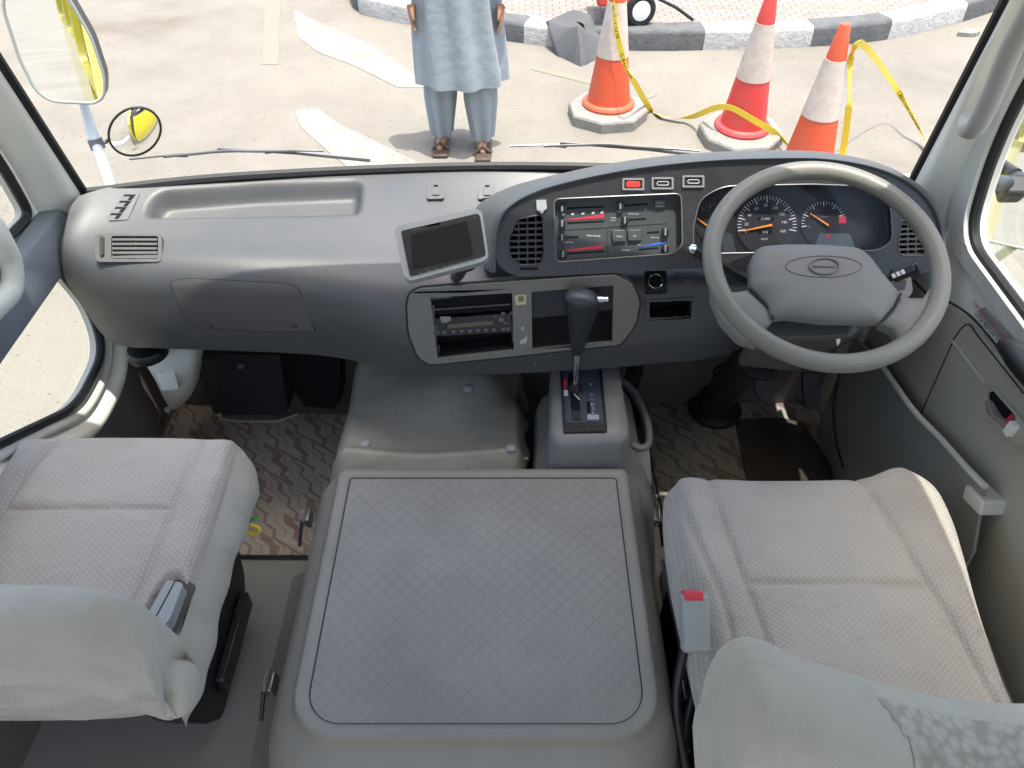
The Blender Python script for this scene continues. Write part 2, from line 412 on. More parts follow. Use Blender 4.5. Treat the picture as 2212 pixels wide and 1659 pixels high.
# yard surface, pavers
GROUND = mat('sandy_asphalt', (.3, .3, .3), .9, .2); n = NT(GROUND); v = n.tc.outputs['Object']; x, y, z = n.sep(v)
big = n.ramp(n.noise(.55, 6, .6), .38, .66); mid = n.ramp(n.noise(2.7, 8, .7), .42, .72); fine = n.noise(90, 3, .8); gr = n.noise(420, 2, .7)
cc = n.mix(big, (.212, .194, .163), (.158, .144, .122)); cc = n.mix(n.m('MULTIPLY', mid, .5), cc, (.24, .223, .194))
cc = n.mix(n.m('MULTIPLY', n.ramp(fine, .45, .75), .55), cc, (.11, .10, .085))
spk = n.m('MULTIPLY', n.m('LESS_THAN', n.vor(16), .10), n.m('GREATER_THAN', n.noise(5, 2), .52))
cc = n.mix(n.m('MULTIPLY', spk, .75), cc, (.07, .065, .06))
wv = n.t.nodes.new('ShaderNodeVectorMath'); wv.operation = 'ADD'; wn = n.t.nodes.new('ShaderNodeTexNoise'); wn.inputs['Scale'].default_value = 1.3; wn.inputs['Detail'].default_value = 8; n.lk(v, wn.inputs['Vector']); n.lk(v, wv.inputs[0]); n.lk(wn.outputs['Color'], wv.inputs[1])
crk = n.m('LESS_THAN', n.vor(.55, wv.outputs[0], 'DISTANCE_TO_EDGE'), .0028)
cc = n.mix(n.m('MULTIPLY', n.m('MULTIPLY', crk, n.m('GREATER_THAN', n.noise(1.3, 2), .5)), .4), cc, (.14, .125, .105))
# brown stain patches far left
def blob(cx, cy, rx_, ry_):
    a = n.m('POWER', n.m('MULTIPLY', n.m('SUBTRACT', x, cx), 1/rx_), 2); b = n.m('POWER', n.m('MULTIPLY', n.m('SUBTRACT', y, cy), 1/ry_), 2)
    return n.ramp(n.m('ADD', n.m('SQRT', n.m('ADD', a, b)), n.m('MULTIPLY', mid, .6)), 1.3, .5)
cc = n.mix(n.m('MULTIPLY', blob(-3.35, 6.55, .42, .22), .55), cc, (.13, .105, .08)); cc = n.mix(n.m('MULTIPLY', blob(-2.9, 6.75, .3, .16), .5), cc, (.13, .105, .08))
n.lk(cc, n.b.inputs['Base Color']); n.bump(n.m('ADD', n.m('MULTIPLY', fine, .006), n.m('MULTIPLY', gr, .002)), .7, 1.)
PAVER = mat('pinkish_pavers', (.5, .5, .5), .85, .2); n = NT(PAVER)
bk = n.t.nodes.new('ShaderNodeTexBrick'); n.lk(n.tc.outputs['Object'], bk.inputs['Vector']); bk.inputs['Scale'].default_value = 4.6
for k, c in (('Color1', (.255, .222, .20)), ('Color2', (.20, .17, .15)), ('Mortar', (.11, .095, .08))): bk.inputs[k].default_value = (*c, 1)
bk.inputs['Mortar Size'].default_value = .022; bk.inputs['Brick Width'].default_value = .5; bk.inputs['Row Height'].default_value = .25
cc = n.mix(n.m('MULTIPLY', n.ramp(n.noise(3, 6, .7), .4, .7), .5), bk.outputs[0], (.22, .195, .17)); n.lk(cc, n.b.inputs['Base Color']); n.bump(bk.outputs['Fac'], -.5, .01)
LINEM = mat('worn_white_paint', (.8, .8, .78), .8, .2); n = NT(LINEM)
w = n.ramp(n.m('ADD', n.m('MULTIPLY', n.noise(28, 5, .8), .7), n.m('MULTIPLY', n.noise(4, 3), .3)), .44, .58)
n.lk(n.mix(w, (.255, .247, .222), (.19, .174, .147)), n.b.inputs['Base Color'])
LINEF = mat('faded_line_paint', (.5, .47, .36), .85, .2); n = NT(LINEF)
n.lk(n.mix(n.ramp(n.noise(20, 5, .8), .4, .6), (.195, .18, .138), (.175, .16, .132)), n.b.inputs['Base Color'])

def proj(P):
    d = P-CAM; zc = d.y*_c-d.z*_s
    return 1106+FPX*d.x/zc, 829.5-FPX*(d.y*_s+d.z*_c)/zc
def domed(mb, pl, L, base, h, back, pw=3, nr=10):
    """rounded pad on a plane: outline in photo px, dome height h above base, skirt down to back"""
    P = [pl.q(a, b) for a, b in L]; c = sum(P, Vector())/len(P); rows = []
    for i in range(nr+1):
        s = i/nr; s = 1-(1-s)**1.7 if i < nr else 1
        o = base+h*max(0, 1-s**pw)**.6
        rows.append([c+(p-c)*max(s, .001)+pl.n*o for p in P])
    rows.append([p+pl.n*((base+back)/2) for p in P]); rows.append([p+pl.n*back for p in P])
    return mb.grid(rows, closed=True)
def resample(P, n):
    P = [Vector(p) for p in P]; P.append(P[0]); L = [0]
    for i in range(1, len(P)): L.append(L[-1]+(P[i]-P[i-1]).length)
    out = []; j = 0
    for k in range(n):
        t = L[-1]*k/n
        while L[j+1] < t: j += 1
        out.append(P[j].lerp(P[j+1], (t-L[j])/max(1e-9, L[j+1]-L[j])))
    return out
def cushion(mb, outline, top, zbot, re=.045, seams=(), n=260, nr=64, xf=None, bulge=.012, crown=.02, wr=None):
    """soft upholstered block: closed plan outline, top height function, rounded edge, stitched grooves"""
    O = resample(cat([Vector((*p, 0)) for p in outline], 8, True), n); c = sum(O, Vector())/n; rows = []
    S = [[Vector((*p, 0)) for p in l] for l in seams]
    def groove(p, gw=.0055, dp=.0075):
        g = 0
        for l in S:
            d = line_d(p, l)
            if d < .05: g = max(g, math.exp(-(d/gw)**2)+.35*math.exp(-(d/.022)**2))
        return dp*g
    for i in range(nr+1):
        s = max(.002, i/nr); row = []
        for p in O:
            q = c+(p-c)*s; ed = (p-q).length
            z = top(q.x, q.y)+crown*(1-s**4)
            if ed < re: z -= re-math.sqrt(max(0, re*re-(re-ed)**2))
            z -= groove(q)
            if wr: z += wr(q.x, q.y)
            row.append(Vector((q.x, q.y, z)))
        rows.append(row)
    edge = rows[-1]
    for k in range(1, 9):
        t = k/8; row = []
        for p, e in zip(O, edge):
            o = (p-c).normalized(); zb = zbot
            row.append(Vector((e.x, e.y, e.z+(zb-e.z)*t))+o*bulge*math.sin(math.pi*min(1, t*1.1))*(1 if t < .95 else .2)-o*.012*max(0, t-.8)*5)
        rows.append(row)
    rows.append([c.lerp(p, .5)+Vector((0, 0, zbot-.005)) for p in rows[-1]] if False else [Vector((c.x+(p.x-c.x)*.5, c.y+(p.y-c.y)*.5, zbot)) for p in rows[-1]])
    if xf is not None: rows = [[xf @ p for p in r] for r in rows]
    return mb.grid(rows, closed=True)

# ================================================================ OUTSIDE: yard, kerb, pavement
def sheet(name, pts, z, m, **k):
    b = MB(); b.prism([(p[0], p[1], z) for p in pts], (0, 0, -.02))
    return tag(b.build(name, m, flat=True), kind='structure', **k)
b = MB(); b.add([(-400, -300, 0), (400, -300, 0), (400, 500, 0), (-400, 500, 0)], [(0, 1, 2, 3)])
tag(b.build('ground', GROUND, flat=True), kind='structure')
kp = [A(690, -40, z=0), A(770, 22, z=0), A(811, 38, z=0), A(960, 68, z=0), A(1118, 92, z=0), A(1240, 106, z=0), A(1400, 110, z=0), A(1500, 109, z=0), A(1730, 102, z=0), A(1900, 88, z=0), A(2062, 52, z=0), A(2212, 0, z=0), A(2330, -60, z=0)]
KC = cat([kp[0]+Vector((-2.2, 1.6, 0)), *kp, kp[-1]+Vector((2.5, 3.5, 0))], 10)
KH, KW = .15, .17
def knorm(i):
    t = (KC[min(i+1, len(KC)-1)]-KC[max(0, i-1)]).normalized(); return Vector((-t.y, t.x, 0))
# split into painted blocks at these photo columns
cuts = [-9999, 772, 905, 1118, 1256, 1510, 1735, 1905, 2070, 2400, 9999]
kerb_w, kerb_b = MB(), MB()
for j in range(len(cuts)-1):
    idx = [i for i, p in enumerate(KC) if cuts[j] <= proj(p)[0] < cuts[j+1]]
    if len(idx) < 2: continue
    if idx[-1]+1 < len(KC): idx.append(idx[-1]+1)
    m_ = kerb_b if j % 2 == 0 else kerb_w
    rows = []
    for i in idx:
        p, nn = KC[i], knorm(i); g = .004*math.sin(i*1.7)
        rows.append([p+Vector((0, 0, -.05)), p+Vector((0, 0, KH-.03)), p+nn*.008+Vector((0, 0, KH-.01+g)), p+nn*.03+Vector((0, 0, KH+g)), p+nn*KW+Vector((0, 0, KH)), p+nn*KW+Vector((0, 0, -.05))])
    m_.grid(rows)
tag(kerb_w.build('kerb_white_blocks', KWHITE, sharp=50), kind='structure'); tag(kerb_b.build('kerb_black_blocks', KBLACK, sharp=50), kind='structure')
inner = [KC[i]+knorm(i)*(KW-.01) for i in range(len(KC))]
b = MB(); b.prism([(p.x, p.y, KH-.012) for p in inner]+[(60, 12, KH-.012), (60, 120, KH-.012), (-60, 120, KH-.012), (-60, 12, KH-.012)], (0, 0, -.1))
tag(b.build('pavement', PAVER, flat=True), kind='structure')
sheet('road_marking', [A(a, c_, z=0) for a, c_ in rq([(634, 20), (668, 40), (800, 98), (940, 190), (860, 190), (760, 140), (690, 115), (645, 82)], 8)], .004, LINEM)
sheet('road_marking', [A(a, c_, z=0) for a, c_ in rq([(636, 238), (690, 236), (720, 262), (900, 350), (990, 420), (820, 420), (700, 320), (650, 276)], 12)], .004, LINEM)
sheet('road_marking', [A(a, c_, z=0) for a, c_ in [(574, -10), (606, -10), (602, 140), (566, 140)]], .003, LINEF)
sheet('road_marking', [A(a, c_, z=0) for a, c_ in [(1145, 150), (1190, 152), (1420, 205), (1400, 214)]], .003, LINEF)
# a stone lying near the kerb
b = MB(); P = A(2090, 76, z=0)
b.lathe(P, [(.09, 0), (.085, .03), (.05, .045), (.01, .048)], 7)
b.v = [Vector((P.x+(v.x-P.x)*1.0+.02*math.sin(v.y*40), P.y+(v.y-P.y)*.55, v.z)) for v in b.v]
tag(b.build('stone', CONEBASE, sharp=20), 'flat grey stone lying on the yard near the right kerb', 'stone')
for k, (px, py) in enumerate([(1800, 90), (1560, 130), (500, 260), (2120, 210)]): pass

# ---- traffic cones
def make_cone(h, rb, body, label, top=None, lean=0):
    t = thing('traffic_cone', (0, 0, 0), label, 'traffic cone', 'traffic cones in front of the bus')
    def r_at(z): return rb+(.028-rb)*(z/h)
    b = MB(); z0 = .10
    prof = [(r_at(z0)+.028, z0-.012), (r_at(z0)+.03, z0), (r_at(z0)+.022, z0+.012), (r_at(z0+.012)+.004, z0+.016), (r_at(z0+.02), z0+.02), (r_at(h*.45), h*.45)]
    b.lathe((0, 0, 0), prof); b.build('cone_body', body, t)
    b = MB(); b.lathe((0, 0, 0), [(r_at(h*.45)+.003, h*.45), (r_at(h*.80)+.003, h*.80)]); b.build('reflective_band', REFL, t)
    b = MB(); b.lathe((0, 0, 0), [(r_at(h*.80), h*.80), (r_at(h), h-.01), (r_at(h)*.8, h), (.012, h+.001)]); b.build('cone_tip', body, t)
    b = MB(); L = [((.26 if k % 2 else .275)*math.cos(R(22.5+k*45)), .26*math.sin(R(22.5+k*45))) for k in range(8)]
    b.grid([[Vector((x*s_, y*s_, z)) for x, y in L] for s_, z in ((1, 0), (1.0, .06), (.97, .072), (.7, .086), (.3, .088), (.01, .088))], closed=True)
    b.build('base', CONEBASE, t, sharp=25)
    return t
c1 = make_cone(.90, .155, ORANGE, 'tall orange cone with white band on an octagonal grey base, nearest the folded rubber mat')
c1.location = A(1313, 236, z=0.05)*1; c1.location.z = 0; c1.rotation_euler = (0, 0, R(10))
c2 = copy_tree(c1); c2['label'] = 'red cone with white band between the tall orange cone and the tape-wrapped cone'
c2.location = A(1600, 285, z=.05); c2.location.z = 0; c2.rotation_euler = (R(1.5), R(-1.5), R(50))
for ch in children(c2):
    if ch.name.startswith(('cone_body', 'cone_tip')):
        ch.data = ch.data.copy(); ch.data.materials[0] = REDC
c3 = copy_tree(c1); c3['label'] = 'nearest orange cone with yellow tape at its foot, just beyond the dashboard hood'
c3.location = A(1741, 360, z=.08); c3.location.z = 0; c3.rotation_euler = (0, 0, R(30)); c3.scale = (1, 1, .97)
for ch in children(c2)+children(c3)+children(c1): pass

# ---- yellow tape strung between the cones
def ribbon(pts, w, tw):
    P = cat(pts, 10); b = MB(); rows = []
    for i, p in enumerate(P):
        t = (P[min(i+1, len(P)-1)]-P[max(0, i-1)]).normalized(); a = t.cross(Vector((0, 0, 1)))
        if a.length < .2: a = Vector((1, 0, 0))
        a.normalize(); u = a.cross(t); an = R(tw(i/len(P))); d = a*math.cos(an)+u*math.sin(an); nn = t.cross(d)
        rows.append([p-d*w/2-nn*.0008, p+d*w/2-nn*.0008, p+d*w/2+nn*.0008, p-d*w/2+nn*.0008])
    b.grid(rows, closed=True); return b, P
C1, C2, C3 = c1.location, c2.location, c3.location
tp = [A(1322, -40, y=C1.y-.05), A(1331, 60, y=C1.y-.10), A(1350, 140, y=C1.y-.14), A(1372, 180, y=C1.y-.2), A(1405, 236, z=.02), A(1428, 250, z=.02), A(1460, 254, z=.03), A(1495, 252, z=.06), C2+Vector((-.15, -.06, .24)), C2+Vector((.02, -.165, .20)), A(1690, 300, z=.06), C3+Vector((-.02, -.18, .13)), C3+Vector((.16, -.05, .12)), C3+Vector((.13, -.03, .45)), C3+Vector((.07, -.02, .70)), C3+Vector((.13, .02, .76)), A(1935, 190, z=.25), A(1975, 258, z=.12), A(2008, 318, z=.04), A(2070, 430, z=.03)]
b, P_t = ribbon(tp, .036, lambda s: 55+35*math.sin(s*17))
tape = thing('barrier_tape', (C1.x, C1.y, 0), 'yellow plastic tape with black lettering strung from cone to cone', 'barrier tape')
b.build('tape_strip', TAPE, tape)
def tape_text(s, i0, i1, size):
    b = MB()
    for j, ch in enumerate(s):
        i = i0+(i1-i0)*j/max(1, len(s)-1); k = int(i); p = P_t[k].lerp(P_t[min(k+1, len(P_t)-1)], i-k)
        t = (P_t[min(k+1, len(P_t)-1)]-P_t[max(k-1, 0)]).normalized(); vw = (CAM-p).normalized(); u = vw.cross(t).normalized()
        # lettering sits on the tape's own face
        if ch != ' ': text_mb(b, ch, p+vw*.006, t, u, size)
    b.build('lettering', MATTE, tape, flat=True)
tape_text('CAUTION', 161.5, 166.5, .034); tape_text('CAUTION', 168, 173, .034)
tape_text('CAUTION', 3, 12, .034); tape_text('CAUTION', 17, 26, .034)

# ---- folded black rubber mat over the kerb
t_ = A(1240, 80, z=.12)
b = MB(); out = [(1178, 44), (1196, 40), (1236, 37), (1278, 52), (1305, 66), (1300, 88), (1288, 106), (1268, 118), (1242, 104), (1216, 82), (1190, 62)]
rows = []
Ls = resample([A(px, py, z=.16) for px, py in out], 40); cc_ = sum(Ls, Vector())/40
for s_ in (.01, .25, .5, .75, .9, 1.0):
    rows.append([Vector((cc_.x+(p.x-cc_.x)*s_, cc_.y+(p.y-cc_.y)*s_, (.19+.035*math.sin(p.x*11+s_*2) if (cc_.y+(p.y-cc_.y)*s_) > 6.22 else .19-(6.22-(cc_.y+(p.y-cc_.y)*s_))*.9*s_)+.02*(1-s_))) for p in Ls])
rows += [[p-Vector((0, 0, .022)) for p in rows[-1]], [Vector((cc_.x+(p.x-cc_.x)*.5, cc_.y+(p.y-cc_.y)*.5, p.z-.03)) for p in rows[-1]]]
b.grid(rows, closed=True)
tag(b.build('rubber_mat', MATR, sharp=50), 'dark grey folded rubber mat draped over the kerb beside the tall cone', 'rubber mat')

# ---- red wheeled cart on the pavement
W = A(1383, 20, z=.15+.11); W.z = .135+.12
cart = thing('wheeled_cart', (W.x, W.y, .138), 'red wheeled cart with white-rimmed rubber tyres standing on the pavement', 'cart')
for s_ in (0, .42):
    w_ = MB().lathe((W.x, W.y+s_, W.z), [(.075, -.028), (.10, -.03), (.118, -.018), (.121, 0), (.118, .018), (.10, .03), (.075, .028)], 40, (0.25, -1, 0)).build('wheel', RUBBER, cart)
    MB().lathe((W.x, W.y+s_, W.z), [(.02, -.034), (.07, -.030), (.078, -.020), (.078, .02), (.07, .03), (.02, .034)], 40, (0.25, -1, 0)).build('rim', CREAM, w_)
b = MB(); b.box((W.x-.16, W.y+.2, W.z+.10), (.34, .46, .14)); b.build('body', REDCART, cart, bevel=.02)
b = MB(); b.tube([(W.x, W.y-.03, W.z), (W.x, W.y+.45, W.z)], .014); b.build('axle', STEEL, cart)
b = MB(); b.tube([(W.x-.05, W.y+.03, W.z+.12), (W.x+.10, W.y+.05, W.z+.08), (W.x+.28, W.y+.05, W.z+.0), (W.x+.42, W.y+.05, W.z-.09)], .012); b.build('handle', RUBBER, cart)
b = MB(); b.tube([(W.x+.02, W.y+.3, W.z+.1), (W.x+.1, W.y+.34, W.z+.5), (W.x-.3, W.y+.34, W.z+.52), (W.x-.3, W.y+.3, W.z+.12)], .014); b.build('push_bar', REDCART, cart)

# ---- person in front of the windscreen
F = A(1000, 312, z=0); F.z = 0
per = thing('person', F, 'person standing in front of the windscreen in loose blue-grey tunic and trousers', 'person')
def skin_body(name, J, E_, rad, m, parent, sub=2, root=0):
    me = bpy.data.meshes.new(name); me.from_pydata(J, E_, []); me.materials.append(m)
    o = bpy.data.objects.new(name, me); COL.objects.link(o); ORG[o.name] = ORG[parent.name]; o.parent = parent
    s_ = o.modifiers.new('skin', 'SKIN'); s_.use_smooth_shade = True
    for i, r in enumerate(rad):
        me.skin_vertices[0].data[i].radius = (r, r) if isinstance(r, (int, float)) else r
        me.skin_vertices[0].data[i].use_root = i == root
    u = o.modifiers.new('sub', 'SUBSURF'); u.levels = sub; u.render_levels = sub
    return o
# person faces the bus (-y); local coordinates, feet at 0
J = [(0, 0, .93), (0, 0, 1.08), (0, .01, 1.25), (0, .01, 1.40), (0, 0, 1.50), (0, -.015, 1.56), (0, -.02, 1.64), (0, -.01, 1.71),
     (-.17, .01, 1.42), (-.25, .02, 1.14), (-.24, -.05, .90), (.17, .01, 1.42), (.25, .02, 1.14), (.24, -.05, .90),
     (-.10, 0, .88), (-.12, -.01, .50), (-.13, .03, .10), (-.13, -.02, .035), (-.14, -.13, .025), (.10, 0, .88), (.11, -.03, .50), (.12, -.02, .10), (.12, -.07, .035), (.13, -.18, .025)]
Ed = [(0, 1), (1, 2), (2, 3), (3, 4), (4, 5), (5, 6), (6, 7), (3, 8), (8, 9), (9, 10), (3, 11), (11, 12), (12, 13), (0, 14), (14, 15), (15, 16), (16, 17), (17, 18), (0, 19), (19, 20), (20, 21), (21, 22), (22, 23)]
ra = [(.15, .1), (.14, .10), (.15, .11), (.13, .10), .05, .055, (.078, .09), (.06, .07), .05, .042, .026, .05, .042, .026, .085, .055, .038, .035, (.04, .02), .085, .055, .038, .035, (.04, .02)]
body = skin_body('person_body', J, Ed, ra, SKIN, per)
hb = MB(); hb.lathe((F.x, F.y+.012, 1.655), [(.085, -.03), (.09, .02), (.078, .06), (.05, .09), (.01, .1)], 24); hb.build('hair', MATTE, per)
fb = MB(); fb.lathe((F.x, F.y-.112, 1.635), [(.006, -.012), (.014, 0), (.006, .02)], 10); fb.build('nose', SKIN, per)
for s_ in (-1, 1):
    fb = MB(); fb.lathe((F.x+s_*.082, F.y, 1.64), [(.004, -.03), (.014, 0), (.004, .03)], 8); fb.build('ear', SKIN, per)
for s_ in (-1, 1):
    e_ = MB(); e_.lathe((F.x+s_*.032, F.y-.098, 1.655), [(.004, -.009), (.011, 0), (.004, .009)], 10); e_.build('eye', MATTE, per)
b = MB(); b.tube([(F.x-.026, F.y-.104, 1.595), (F.x, F.y-.108, 1.593), (F.x+.026, F.y-.104, 1.595)], .005); b.build('mouth', REDB, per)
for s_ in (-1, 1):      # hands hanging, slightly curled
    hx, hy, hz = .245*s_, -.06, .86
    J2 = [(hx, hy, hz), (hx, hy-.005, hz-.05)]; E2 = [(0, 1)]; r2 = [.024, .03]
    for k, (dy, ln) in enumerate(((.03, .07), (.01, .08), (-.01, .075), (-.03, .06))):
        i = len(J2); J2 += [(hx, hy-.005+dy, hz-.085), (hx-.008*s_, hy-.01+dy, hz-.085-ln*.6), (hx-.022*s_, hy-.015+dy, hz-.085-ln)]; E2 += [(1, i), (i, i+1), (i+1, i+2)]; r2 += [.0095, .0085, .007]
    i = len(J2); J2 += [(hx-.01*s_, hy-.045, hz-.05), (hx-.015*s_, hy-.055, hz-.085)]; E2 += [(0, i), (i, i+1)]; r2 += [.011, .009]
    skin_body('hand', J2, E2, r2, SKIN, per, 1)
def drape(rings, n=64, fold=.012, nf=9, ph=0):
    b = MB(); rows = []
    for z, rx, ry, cx, cy in rings:
        row = []
        for k in range(n):
            q = 2*math.pi*k/n; am = fold*min(1, max(0, (rings[0][0]-z)/.5)); w = 1+am/rx*math.sin(q*nf+ph+z*3)
            row.append(Vector((F.x+cx+rx*w*math.cos(q), F.y+cy+ry*w*math.sin(q), z)))
        rows.append(row)
    return b.grid(rows, closed=True)
b = drape([(1.49, .075, .07, 0, 0), (1.46, .12, .085, 0, 0), (1.42, .20, .11, 0, 0), (1.30, .215, .135, 0, 0), (1.1, .20, .14, 0, 0), (.9, .225, .155, 0, 0), (.7, .245, .17, .0, 0), (.5, .26, .185, .01, -.01), (.42, .262, .19, .01, -.01), (.425, .25, .18, .01, -.01), (.8, .2, .14, 0, 0)], fold=.022)
b.build('tunic', CLOTH, per, sharp=80)
for s_, dy in ((-1, .02), (1, -.03)):
    b = drape([(.8, .09, .1, s_*.09, 0), (.5, .095, .105, s_*.115, dy), (.3, .088, .1, s_*.12, dy), (.12, .066, .08, s_*.125, dy), (.07, .06, .075, s_*.125, dy), (.075, .05, .06, s_*.125, dy)], 40, .014, 6, s_)
    b.build('trouser_leg', CLOTH, per, sharp=80)
    b = MB(); b.tube([(F.x+s_*.17, F.y+.01, 1.42), (F.x+s_*.25, F.y+.02, 1.14), (F.x+s_*.245, F.y-.05, .93)], [.075, .068, .06], 20); b.build('sleeve', CLOTH, per, sharp=80)
    b = MB(); b.box((F.x+s_*.13, F.y+dy-.07, .012), (.095, .27, .024)); o = b.build('sandal', SANDAL, per, bevel=.01)
    b = MB(); b.tube([(F.x+s_*.13-.05, F.y+dy-.12, .02), (F.x+s_*.13, F.y+dy-.13, .065), (F.x+s_*.13+.05, F.y+dy-.12, .02)], .012, 8); b.build('strap', SANDAL, o)

# ================================================================ BUS SHELL
bus = thing('bus_body', (-.04, 0, 0), 'yellow minibus body seen from its own cab, with cream inner pillars and black window seals', 'bus')
FLZ = .70
b = MB(); b.prism([(-.985, -1.5, FLZ), (.905, -1.5, FLZ), (.905, 1.64, FLZ), (-.985, 1.64, FLZ)], (0, 0, -.03))
tag(b.build('floor', FLOORM, flat=True), kind='structure')
# front bulkhead below the windscreen, seen under the dash
b = MB(); b.prism([(-.985, 1.62, FLZ-.02), (.91, 1.62, FLZ-.02), (.91, 1.60, 1.40), (-.985, 1.60, 1.40)], (0, .02, 0)); b.build('bulkhead', KICKM, bus, flat=True)
def tumble(b, s_):
    for v in b.v:
        if v.z > 1.45: v.x -= s_*.08*(v.z-1.45)
    return b
yz = lambda x, L: [Vector((x, y, z)) for y, z in L]
def ryz(L, r, n=6): return rq(L, r, n)
upL = ryz([(1.40, 1.462), (1.372, 1.60), (1.07, 2.30), (.25, 2.30), (.25, 1.475), (1.28, 1.470)], [.03, .1, .06, .06, .06, .03])
loL = ryz([(1.405, 1.335), (1.455, 1.18), (1.43, 1.07), (1.26, 1.055), (1.03, 1.19), (.78, 1.335)], [.01, .08, .10, .07, .1, .02])
rearW = ryz([(.12, 2.30), (-1.2, 2.30), (-1.2, 1.50), (.12, 1.50)], .06)
wall = [(1.62, .69), (1.60, 1.36), (1.50, 1.45), (1.10, 2.40), (-1.5, 2.40), (-1.5, .69)]
b = MB(); b.prism(yz(-.97, wall), (-.03, 0, 0), [yz(-.97, h) for h in (upL, loL, rearW)]); tumble(b, -1)
b.build('inner_side_panel', CREAMT, bus, bevel=.004)
b = MB(); wo_ = [(1.66, .30), (1.70, 1.30), (1.53, 1.45), (1.14, 2.42), (.9, 2.5), (-4.5, 2.5), (-4.5, .30)]
rear2 = ryz([(-1.35, 2.30), (-4.3, 2.30), (-4.3, 1.50), (-1.35, 1.50)], .06)
b.prism(yz(-1.002, wo_), (-.03, 0, 0), [yz(-1.002, h) for h in ([tuple(p) for p in offs(upL, .06)], [tuple(p) for p in offs(loL, .075)], rearW, rear2)]); tumble(b, -1); b.build('outer_side_skin', YELLOW, bus, bevel=.004)
for i_, h in enumerate((upL, loL)):
    b = MB(); b.ring([p for p in yz(-.975, h)], .010, 8); tumble(b, -1); b.build('window_seal', RUBBER, bus)
for h, gm in ((upL, GLASS), (loL, GLASS), (rearW, TINT), (rear2, TINT)):
    b = MB(); b.prism(yz(-1.0015 if h is not rear2 else -1.0025, h), (-.004, 0, 0)); tumble(b, -1); b.build('side_window', gm, bus, flat=True)
# cream frame round the lower door window, with grey inner lip
low = [p for p in loL]
# only along the bottom and front of the window
sub_ = [p for p in low if p[1] < 1.325]
def strip(name, path, offa, offb, xa, xb, xm, m):
    rows = []
    P = [Vector(p) for p in path]
    for i, p in enumerate(P):
        t = (P[min(i+1, len(P)-1)]-P[max(0, i-1)]).normalized(); nn = Vector((t.y, -t.x))
        if nn.y > 0 and i > 0 and abs(nn.y) > .2: nn = -nn
        a_, m_, c_ = p+nn*offa, p+nn*(offa+offb)/2, p+nn*offb
        rows.append([Vector((xa, *a_)), Vector((xm, *(a_*.75+c_*.25))), Vector((xm, *(a_*.25+c_*.75))), Vector((xb, *c_))])
    b = MB(); b.grid(rows); return b.build(name, m, bus, sharp=80)
path = [(1.412, 1.335), (1.448, 1.19), (1.44, 1.11), (1.40, 1.065), (1.33, 1.052), (1.25, 1.062), (1.14, 1.125), (1.02, 1.195), (.9, 1.265), (.78, 1.335), (.6, 1.42)]
path = [tuple(p) for p in cat([Vector((*p, 0)) for p in path], 6)]; path = [(p[0], p[1]) for p in path]
def fat(name, d0, d1, lift, m):
    P = [Vector(p) for p in path]; rows = []; c = Vector((1.1, 1.5))
    for i, p in enumerate(P):
        t = (P[min(i+1, len(P)-1)]-P[max(0, i-1)]).normalized(); nn = Vector((t.y, -t.x))
        if nn.dot(p-c) < 0: nn = -nn
        rows.append([Vector((-.968, *(p+nn*d0)))]+[Vector((-.968+lift*math.sin(math.pi*k/6)**.7, *(p+nn*(d0+(d1-d0)*k/6)))) for k in range(1, 6)]+[Vector((-.968, *(p+nn*d1)))])
    b = MB(); b.grid(rows); b.build(name, m, bus, sharp=80)
fat('window_lip', .008, .03, .012, CREAMT); fat('window_frame', .03, .085, .03, CREAM)
b = MB(); b.prism(yz(-.962, [(1.60, .70), (1.60, 1.30), (1.52, 1.30), (1.50, 1.03), (1.36, .975), (1.22, .99), (1.0, 1.12), (.7, 1.28), (.3, 1.3), (.3, .70)]), (-.006, 0, 0)); b.build('kick_panel', KICKM, bus)
# belt rail between the two left windows
b = MB(); b.prism([Vector((x, 1.44, z)) for x, z in ((-.968, 1.345), (-.93, 1.35), (-.925, 1.43), (-.935, 1.452), (-.968, 1.460))], (0, -1.2, 0)); b.build('belt_rail', mat('belt_grey', (.13, .145, .16), .5, .4, bump=(700, .2, .0005)), bus, bevel=.005)
b = MB(); P = cat([A(-90, 470, x=-.90), A(-30, 480, x=-.88), A(-2, 520, x=-.87), A(20, 570, x=-.87), A(20, 625, x=-.87), A(-14, 664, x=-.87), A(-90, 740, x=-.88)], 8)
b.tube(P, .021, 14); b.build('door_pull', CREAMT, bus)
b = MB(); b.box(A(-25, 610, x=-.89), (.03, .09, .06)); b.build('pull_insert', BLACK, bus, bevel=.01)

# windscreen
def wline(z):
    t = (z-1.455)/.925
    L = [Vector((-.912, 1.50, 1.455)).lerp(Vector((-.825, 1.12, 2.38)), t), Vector((-.6, 1.575, 1.452)).lerp(Vector((-.55, 1.22, 2.38)), t),
         Vector((-.04, 1.625, 1.45)).lerp(Vector((-.04, 1.28, 2.38)), t), Vector((.53, 1.59, 1.452)).lerp(Vector((.46, 1.24, 2.38)), t), Vector((.853, 1.515, 1.455)).lerp(Vector((.735, 1.15, 2.38)), t)]
    return cat(L, 10)
b = MB(); rows = [wline(1.455+.925*k/10) for k in range(11)]; b.grid(rows); b.build('windscreen', GLASS, bus, sharp=180)
bot, topc = wline(1.455), wline(2.38)
lft = [r[0] for r in rows]; rgt = [r[-1] for r in rows]
b = MB(); b.tube([p+Vector((.002, -.006, .004)) for p in lft], .0165, 10, flat=.7); b.tube([p+Vector((-.002, -.006, .004)) for p in rgt], .019, 10, flat=.7)
b.tube([p+Vector((0, -.008, .003)) for p in bot], .011, 8); b.tube(topc, .014, 10); b.build('windscreen_seal', RUBBER, bus)
